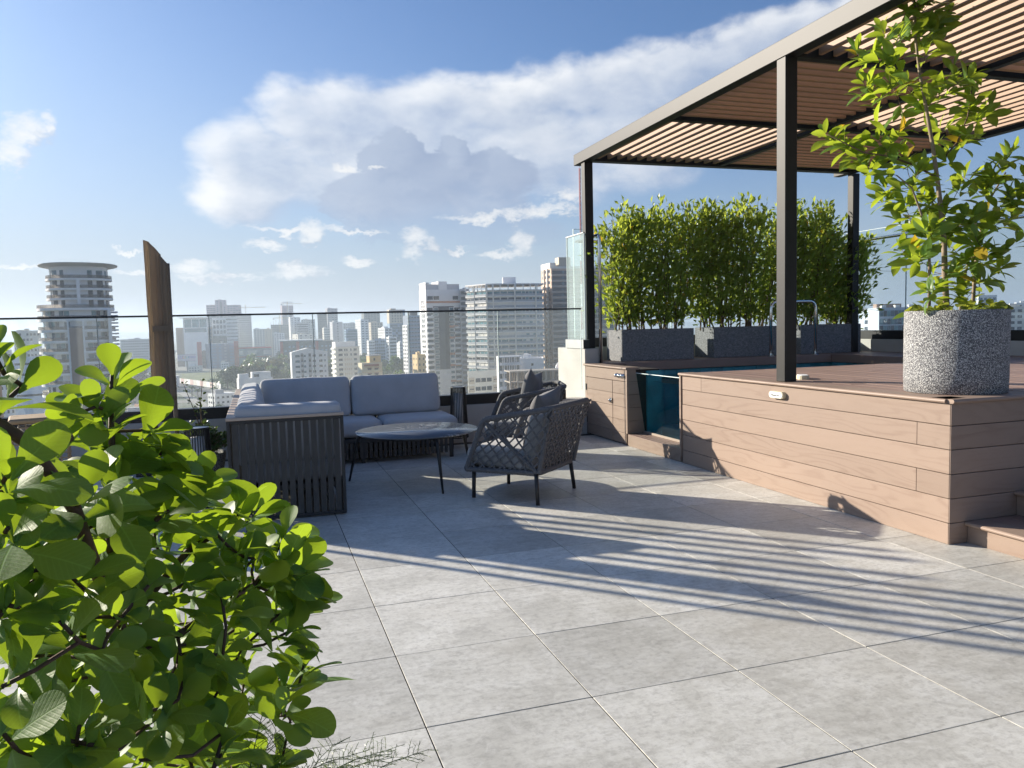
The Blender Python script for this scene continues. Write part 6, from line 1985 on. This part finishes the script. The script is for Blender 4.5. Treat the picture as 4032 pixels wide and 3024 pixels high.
# brown tower
t, w, d, h = base(BD['brown'], 'brown and beige apartment tower with dark balcony bands behind the glass end panel', cm('city_tan', (.52, .38, .28)))
MB().box(-.1, w, -.1, 0, h - .2, h + 1.0).build('parapet', OFFW, t)
MB().box(w * .14, w * .32, 2, 8, h + .01, h + 6).build('roof_box', BEIGE, t)
MB().box(w * .0, w * .09, 2, d, h + .01, h + 3).build('roof_box', OFFW, t)
F_ = 2.98
bmesh_ = MB().box(-w * .075, w * .075, -.12, 0, -.85, .85).mesh('window', WIN)
bm2 = MB().box(-w * .04, w * .04, -.12, 0, -.85, .85).mesh('window', WINB)
lg = MB().box(0, w, -.35, 0, -.5, .5).mesh('floor_band', cm('city_taupe', (.44, .38, .33)))
for j in range(24):
    z = h - 2.2 - j * F_
    if z < 3: break
    link('floor_band', lg, t, (0, 0, z - 1.5))
    for xc in (.09, .27, .45, .63, .81):
        link('window', bmesh_, t, (w * xc, 0, z))
    for xc in (.18, .36, .54, .72, .92):
        link('window', bm2, t, (w * xc * 1.0, 0, z))
grid(t, 'window', WIN, 's', d * .05, d * .95, 0, h - 24 * F_, h, 3, 24, .5, .5, True, seed=4)
for k in range(2):
    MB().box(-.7, 0, d * (.3 + .35 * k), d * (.36 + .35 * k), 0, h).build('pier', OFFW, t)

# cylindrical tower with a flying roof
b = BD['cylinder']
w = b[4]
h = b[7] - b[6]
Rr = w / 2
tt = empty('building', (b[1], b[2], b[6]), R(b[3]), 'curved white residential tower with ribbon balconies and a flying disc roof', 'building')
def ell(rx, ry, cx_, cy_, n=40, e=2.6):
    o = []
    for k in range(n):
        t_ = 2 * math.pi * k / n
        c, s = math.cos(t_), math.sin(t_)
        o.append((cx_ + rx * math.copysign(abs(c) ** (2 / e), c), cy_ + ry * math.copysign(abs(s) ** (2 / e), s)))
    return o
cxx, cyy = Rr, 9.0
MB().prism(ell(Rr - 1.5, 8.2, cxx, cyy), 0, h).build('wall', WHITE, tt)
FH = 3.25
slab_m = MB().prism(ell(Rr, 9.6, cxx, cyy), 0, .75).mesh('floor_slab', WHITE)
rl = MB()
q = ell(Rr - .08, 9.5, cxx, cyy)
for i in range(40):
    a, c = Vector((*q[i], 1.25)), Vector((*q[(i + 1) % 40], 1.25))
    rl.bar(a, c, .08, 1.0)
rl_m = rl.mesh('railing', glass_mat('bronze_balcony_glass', (.72, .70, .68), .8, .25, (.6, .58, .56)))
qq = ell(Rr - 1.5, 8.2, cxx, cyy)
for j in range(17):
    z = h - j * FH - .75
    o = link('floor_slab', slab_m, tt, (0, 0, z))
    link('railing', rl_m, o)
    if j > 0:
        for i in range(20, 40):
            if i in (29, 30): continue
            a, c = Vector((*qq[i], 0)), Vector((*qq[(i + 1) % 40], 0))
            nv = Vector((c.y - a.y, a.x - c.x, 0)).normalized()
            if (i * 7 + j * 3) % 5 == 0: continue
            MB().obox((a + c) / 2 + nv * .05 + Vector((0, 0, z + 2.0)), (c - a) * .46, nv * .05, (0, 0, 1.1)).build('window', (WIN, WINT, WINB, OFFW)[(i * 3 + j * 5) % 4], tt)
MB().box(cxx - 2.6, cxx + .9, -.9, 1.5, 0, h - 6).build('stair_shaft', BROWN, tt)
for x in (-3.1, .95):
    MB().box(cxx + x, cxx + x + .5, -1.0, 1.5, 0, h - 4).build('pier', WHITE, tt)
MB().box(w - 2.6, w - 1.7, -.4, 6, 0, h - .8).build('pier', WHITE, tt)
for j in range(34):
    MB().box(w - 1.6, w + .5, 3.5, 8, h - 1.6 - j * 1.1, h - 1.1 - j * 1.1).build('louvre', LGREY, tt)
# set-back upper part
up_c = (cxx + 1.3, cyy)
MB().prism(ell(Rr - 2.6, 6.9, *up_c), h + .01, h + 12.6).build('wall', WHITE, tt)
s2 = MB().prism(ell(Rr - 1.5, 8.3, *up_c), 0, .6).mesh('floor_slab', WHITE)
rl = MB()
q = ell(Rr - 1.58, 8.2, *up_c)
for i in range(40):
    rl.bar(Vector((*q[i], 1.1)), Vector((*q[(i + 1) % 40], 1.1)), .08, 1.0)
r2 = rl.mesh('railing', rl_m.materials[0])
qq = ell(Rr - 2.6, 6.9, *up_c)
for j in range(4):
    z = h + 2.4 + j * 2.95
    if j < 3:
        o = link('floor_slab', s2, tt, (0, 0, z))
        link('railing', r2, o)
    for i in (21, 23, 24, 26, 31, 33, 34, 36, 38):
        a, c = Vector((*qq[i], 0)), Vector((*qq[(i + 1) % 40], 0))
        nv = Vector((c.y - a.y, a.x - c.x, 0)).normalized()
        MB().obox((a + c) / 2 + nv * .05 + Vector((0, 0, z - 1.0)), (c - a) * .48, nv * .05, (0, 0, 1.1)).build('window', WINB if j == 3 else WIN, tt)
MB().box(cxx + .1, cxx + 1.0, .4, 1.3, h, h + 8.6).build('pier', WHITE, tt)
rf_ = MB()
ring = [(0.0, 0), (.76, .1), (1.0, .75), (1.0, .9), (.76, .72), (0.0, .7)]
E0 = ell(1.0, 1.0, 0, 0, 40, 2.3)
vs, fs = [], []
for (r_, z) in ring[1:5]:
    for (ex, ey) in E0:
        vs.append((up_c[0] + ex * r_ * (Rr + .3), up_c[1] + ey * r_ * 10.5, h + 12.2 + z - .06 * ey * r_ * 6))
for i in range(3):
    for k in range(40):
        k2 = (k + 1) % 40
        fs.append((i * 40 + k, i * 40 + k2, (i + 1) * 40 + k2, (i + 1) * 40 + k))
fs.append(tuple(range(39, -1, -1)))
fs.append(tuple(120 + k for k in range(40)))
rf_.add(vs, fs).build('flying_roof', LGREY, tt)

# glazed office on the right, low house behind the sofa
t, w, d, h = base(BD['office_r'], 'blue-glazed office block seen behind the round planter', cm('city_pale_blue_grey', (.48, .53, .60)))
for k in range(12):
    for j in range(3):
        MB().box(w * (.02 + .0805 * k), w * (.02 + .0805 * k) + w * .072, -.12, 0, h - 3.8 - j * 3.0 - (.5 if j else 0), h - 1.3 - j * 3.0 - (.5 if j else 0)).build('window', (WINB, WINT, WIN)[(k * 2 + j) % 3], t)
for j in range(3):
    MB().box(-.12, 0, d * .55, d * .7, h - 4 - j * 3, h - 2.3 - j * 3).build('window', WIN, t)
for k in range(3):
    MB().box(w * (.1 + k * .3), w * (.2 + k * .3), 2, 4, h + .01, h + 1.1).build('roof_box', OFFW, t)
MB().box(w * .05, w * .6, 5, 9, h + .01, h + 1.7).build('roof_box', BROWN, t)
t, w, d, h = base(BD['roof_house'], 'low white house roofs just above the corner of the sofa', WHITE)
MB().box(w * .02, w * .3, .5, 4, h + .01, h + 2.4).build('roof_room', WHITE, t)
MB().box(w * .4, w * .95, .2, 4, h + .01, h + 3.2).build('roof_room', WHITE, t)
MB().box(w * .45, w * .6, .05, .2, h + .6, h + 2.0).build('window', WIN, t)

# billboard
B_ = [Vector(p) for p in DATA['BILL']]
bb = empty('billboard', (B_[4].x, B_[4].y, GZ), math.atan2((B_[1] - B_[0]).y, (B_[1] - B_[0]).x), 'pale pink roadside billboard with coloured letters and KING on a dark pole', 'billboard')
W2 = (B_[1] - B_[0]).length / 2
zb_, zt_ = (B_[2].z + B_[3].z) / 2 - GZ, (B_[0].z + B_[1].z) / 2 - GZ
cz = (zb_ + zt_) / 2
MB().box(-W2, W2, -.4, .4, zb_, zt_).build('panel', cm('billboard_pink', (.80, .66, .72)), bb)
MB().box(-W2 - .3, W2 + .3, -.3, .5, zb_ - .35, zb_ - .02).build('frame', DGREY, bb)
MB().box(-W2 - .3, W2 + .3, -.3, .5, zt_ + .02, zt_ + .3).build('frame', DGREY, bb)
MB().tube([(0, .6, 0), (0, .6, zb_ - .4)], .8, 10).build('pole', DGREY, bb)
BM = Matrix(((1, 0, 0, 0), (0, 0, -1, 0), (0, 1, 0, 0), (0, 0, 0, 1)))
for (s_, px, sz, c, nm) in (('LU', -.66, 5.2, (.42, .22, .60), 'v'), ('L', -.36, 5.2, (.85, .34, .12), 'o'), ('U', -.22, 5.2, (.86, .42, .14), 'o2'), ('LU', .04, 4.4, (.10, .45, .38), 'g'), ('KING', .62, 3.6, (.10, .08, .45), 'b')):
    text_mesh(s_, sz, cm('billboard_ink_' + nm, c), 'lettering', bb, Matrix.Translation((W2 * px, -.42, cz + .6)) @ BM, .02)
MB().box(-W2 * .9, W2 * .3, -.45, -.41, zb_ + .9, zb_ + 1.25).build('small_print', GREY, bb)

# antenna mast
A = [Vector(p) for p in DATA['ANT']]
an = empty('antenna_mast', (A[1].x, A[1].y, GZ), 0, 'thin red and white antenna mast left of the far pergola post', 'mast')
H = A[0].z - GZ
RW = (simple('mast_red', (.33, .05, .05), .6), WHITE)
n = 12
for k in range(n):
    z0, z1 = H * k / n, H * (k + 1) / n
    m_ = MB()
    for a in range(3):
        c, s = .32 * math.cos(a * 2.094), .32 * math.sin(a * 2.094)
        m_.bar((c, s, z0), (c, s, z1), .16, .16, (1, 0, 0))
        c2, s2_ = .32 * math.cos((a + 1) * 2.094), .32 * math.sin((a + 1) * 2.094)
        for q_ in range(6):
            zz = z0 + (z1 - z0) * q_ / 6
            m_.bar((c, s, zz), (c2, s2_, zz + (z1 - z0) / 6), .08, .08)
    m_.build('mast_section', RW[0] if k > 9 or k % 2 else RW[1], an)
MB().bar((0, 0, H), (0, 0, H + 5), .1, .1, (1, 0, 0)).build('tip', DGREY, an)

# low houses filling the town
hv = []
rhv = random.Random(31)
for k in range(5):
    w, d, h = rhv.uniform(9, 16), rhv.uniform(8, 13), rhv.uniform(6, 15)
    root = empty('house', (0, 0, -500), 0, ('low white town house with a cream roof room', 'low cream town house with a white roof room', 'low grey town house with a terracotta roof room', 'low beige town house among the far roofs', 'low white town house with a grey roof room')[k], 'house', 'low houses of the far town')
    MB().box(0, w, 0, d, 0, h).build('wall', (WHITE, OFFW, LGREY, BEIGE, WHITE)[k], root)
    nz = int(h / 3)
    grid(root, 'window', WIN, 'f', .4, w - .4, 0, 0, nz * 3, int(w / 3), nz, .45, .4, False, seed=k)
    grid(root, 'window', WIN, 's', .4, d - .4, 0, 0, nz * 3, int(d / 3), nz, .45, .4, False, seed=k + 9)
    MB().box(w * .1, w * .5, d * .2, d * .7, h + .01, h + 2.2).build('roof_room', (OFFW, WHITE, ORANGE, OFFW, GREY)[k], root)
    hv.append(root)
rp = random.Random(77)
occ = [(b[1], b[2], 26) for b in DATA['B']]
cnt, first_used = 0, set()
az0 = math.pi / 2 - DATA['AZ0']
tries = 0
while cnt < 190 and tries < 6000:
    tries += 1
    rel = rp.uniform(-.60, .62)
    a = az0 - rel
    dd = rp.uniform(240, 1500) if rp.random() < .75 else rp.uniform(1500, 3200)
    x, y = dd * math.cos(a), dd * math.sin(a)
    if -.33 < rel < .16 and 380 < dd < 1000 and not (rel < -.22 and dd > 620 and rp.random() < .0): continue
    if -.16 <= rel < .25 and dd < 320: continue
    if any((x - q[0]) ** 2 + (y - q[1]) ** 2 < q[2] ** 2 for q in occ): continue
    occ.append((x, y, 17))
    v = rp.randrange(5)
    o = hv[v] if v not in first_used else copy_tree(hv[v])
    first_used.add(v)
    o.location = (x, y, GZ)
    o.rotation_euler = (0, 0, a - math.pi / 2 + rp.uniform(-.5, .5))
    cnt += 1

# trees of the park and streets
def crown(mb, r, c, n, rad, sz, flat=.8):
    for k in range(n):
        d = Vector((r.gauss(0, 1), r.gauss(0, 1), r.gauss(0, 1) * flat))
        d = d.normalized() * rad * (.55 + .45 * r.random())
        p = Vector(c) + d
        a = Vector((r.uniform(-1, 1), r.uniform(-1, 1), r.uniform(-.6, 1))).normalized()
        b_ = a.orthogonal().normalized() * sz * r.uniform(.5, 1)
        a = a * sz * r.uniform(.6, 1.1)
        mb.add([p - b_ * .6, p + a * .4 - b_, p + a, p + a * .4 + b_, p + b_ * .6], [(0, 1, 2, 3, 4)])
TL = [leaf_mat('park_leaf', (.045, .10, .015), (.11, .18, .03), (.2, .3, .03), .25), leaf_mat('dark_park_leaf', (.022, .045, .014), (.05, .085, .025), (.1, .14, .03), .25), leaf_mat('olive_park_leaf', (.085, .085, .03), (.13, .11, .04), (.2, .16, .05), .25)]
tv = []
rtv = random.Random(9)
for k in range(4):
    root = empty('park_tree', (0, 0, -500), 0, ('broad bright green tree in the wooded belt between the apartment houses', 'broad dark green tree in the wooded belt between the apartment houses', 'olive brown tree in the wooded belt between the apartment houses', 'tall bright green tree in the wooded belt between the apartment houses')[k], 'tree', 'trees of the wooded belt')
    H = rtv.uniform(9, 13)
    st = MB().tube([(0, 0, 0), (.3, .1, H * .35), (.1, .3, H * .6)], [.4, .3, .18], 6)
    cr = MB()
    for q_ in range(7):
        c = (rtv.uniform(-3.4, 3.4), rtv.uniform(-3.4, 3.4), H * rtv.uniform(.5, .88))
        st.tube([(.1, .2, H * .45), c], [.16, .05], 5)
        crown(cr, rtv, c, 85, rtv.uniform(2.0, 3.3), 1.15)
    st.build('trunk', M['bark_red'], root)
    o = cr.build('crown', TL[k % 3], root)
    tv.append(root)
wood = []
for k in range(150):
    if k % 2: wood.append((rp.uniform(-28, 62), rp.uniform(640, 930)))
    else: wood.append((rp.uniform(75, 190), rp.uniform(600, 1000)))
wood += [(rp.uniform(95, 150), rp.uniform(400, 560)) for _ in range(24)] + [(rp.uniform(-120, -60), rp.uniform(500, 760)) for _ in range(14)] + [(rp.uniform(-20, 30), rp.uniform(960, 1100)) for _ in range(10)]
wood += [(rp.uniform(120, 165), rp.uniform(255, 330)) for _ in range(10)]
used = set()
for (x, y) in wood:
    if any((x - q[0]) ** 2 + (y - q[1]) ** 2 < 13 ** 2 for q in occ[:len(DATA['B'])]): continue
    if -60 < x < 5 and 760 < y < 960 and x < -8: continue
    v = rp.randrange(4)
    o = tv[v] if v not in used else copy_tree(tv[v])
    used.add(v)
    o.location = (x, y, GZ)
    o.rotation_euler = (0, 0, rp.uniform(0, 6.28))
    s = rp.uniform(1.0, 1.75)
    o.scale = (s, s, s)
wm_ = MB()
for k in range(2600):
    x, y = (rp.uniform(-40, 70), rp.uniform(660, 960)) if k % 2 else (rp.uniform(70, 210), rp.uniform(590, 1020))
    if any((x - q[0]) ** 2 + (y - q[1]) ** 2 < 12 ** 2 for q in occ[:len(DATA['B'])]): continue
    crown(wm_, rp, (x, y, GZ + rp.uniform(.5, 4)), 5, 2.6, 1.3, .5)
o = wm_.build('undergrowth', TL[1])
tag(o, 'low undergrowth filling the wooded belt', 'undergrowth', kind='stuff')
# palms along the road
pr = empty('palm_tree', (0, 0, GZ), 0, 'slender palm along the city road behind the glass', 'tree', 'palms along the road')
MB().tube([(0, 0, 0), (.2, 0, 4), (.1, .2, 8)], [.25, .2, .16], 6).build('trunk', M['bark'], pr)
fr = MB()
for k in range(16):
    a = k * 2.399
    d = Vector((math.cos(a), math.sin(a), .5 - .05 * k))
    pts = [Vector((.1, .2, 8)) + d * L + Vector((0, 0, -.16 * L * L)) for L in (0, 1, 2, 3)]
    for p, q in zip(pts, pts[1:]):
        fr.bar(p, q, .75, .04)
fr.build('frond', TL[0], pr)
for k in range(15):
    i = k % 6
    f = rp.random()
    p, q = Vector((*RP[i], 0)), Vector((*RP[i + 1], 0))
    c = p + (q - p) * f
    o = pr if k == 0 else copy_tree(pr)
    o.location = (c.x + (14 if k % 2 else -14), c.y, GZ)
    o.rotation_euler = (0, 0, rp.uniform(0, 6))
# cars on the road
cr_ = empty('parked_car', (0, 0, GZ), 0, 'small car on the city road behind the glass', 'car', 'cars on the city road')
CW = simple('car_paint', (.62, .62, .63), .25)
oi = None
MB().add([(-2.1, -.9, .3), (2.1, -.9, .3), (2.1, .9, .3), (-2.1, .9, .3), (-2.1, -.88, .85), (2.1, -.88, .8), (2.1, .88, .8), (-2.1, .88, .85)], [(3, 2, 1, 0), (4, 5, 6, 7), (0, 1, 5, 4), (1, 2, 6, 5), (2, 3, 7, 6), (3, 0, 4, 7)]).build('body', CW, cr_)
MB().add([(-1.9, -.82, .85), (1.0, -.82, .82), (1.0, .82, .82), (-1.9, .82, .85), (-1.4, -.68, 1.45), (.3, -.68, 1.45), (.3, .68, 1.45), (-1.4, .68, 1.45)], [(4, 5, 6, 7), (0, 1, 5, 4), (1, 2, 6, 5), (2, 3, 7, 6), (3, 0, 4, 7)]).build('cabin', WIN, cr_)
for (x, y) in ((-1.3, -.9), (1.3, -.9), (-1.3, .9), (1.3, .9)):
    MB().lathe([(.32, -.1), (.32, .1)], 10).build('wheel', M['black'], cr_, False, (x, y, .32), (R(90), 0, 0))
for k in range(20):
    i = k % 6
    f = rp.random()
    p, q = Vector((*RP[i], 0)), Vector((*RP[i + 1], 0))
    d = (q - p)
    nv = Vector((-d.y, d.x, 0)).normalized()
    c = p + d * f + nv * rp.choice((-7, -3, 3, 7))
    o = cr_ if k == 0 else copy_tree(cr_)
    o.location = (c.x, c.y, GZ + .13)
    o.rotation_euler = (0, 0, math.atan2(d.y, d.x))

# ------------------------------------------------------------------ air
hm = bpy.data.materials.new('haze')
hm.use_nodes = True
ht = hm.node_tree
ht.nodes.clear()
ho = ht.nodes.new('ShaderNodeOutputMaterial')
hv_ = ht.nodes.new('ShaderNodeVolumePrincipled')
hv_.inputs['Color'].default_value = (.72, .85, 1.0, 1)
hv_.inputs['Density'].default_value = HAZE
hv_.inputs['Anisotropy'].default_value = .3
ht.links.new(hv_.outputs[0], ho.inputs['Volume'])
hz_ = MB().box(-9300, 9300, -9300, 9300, GZ - 3.2, 92).build('haze', hm)
tag(hz_, kind='stuff')
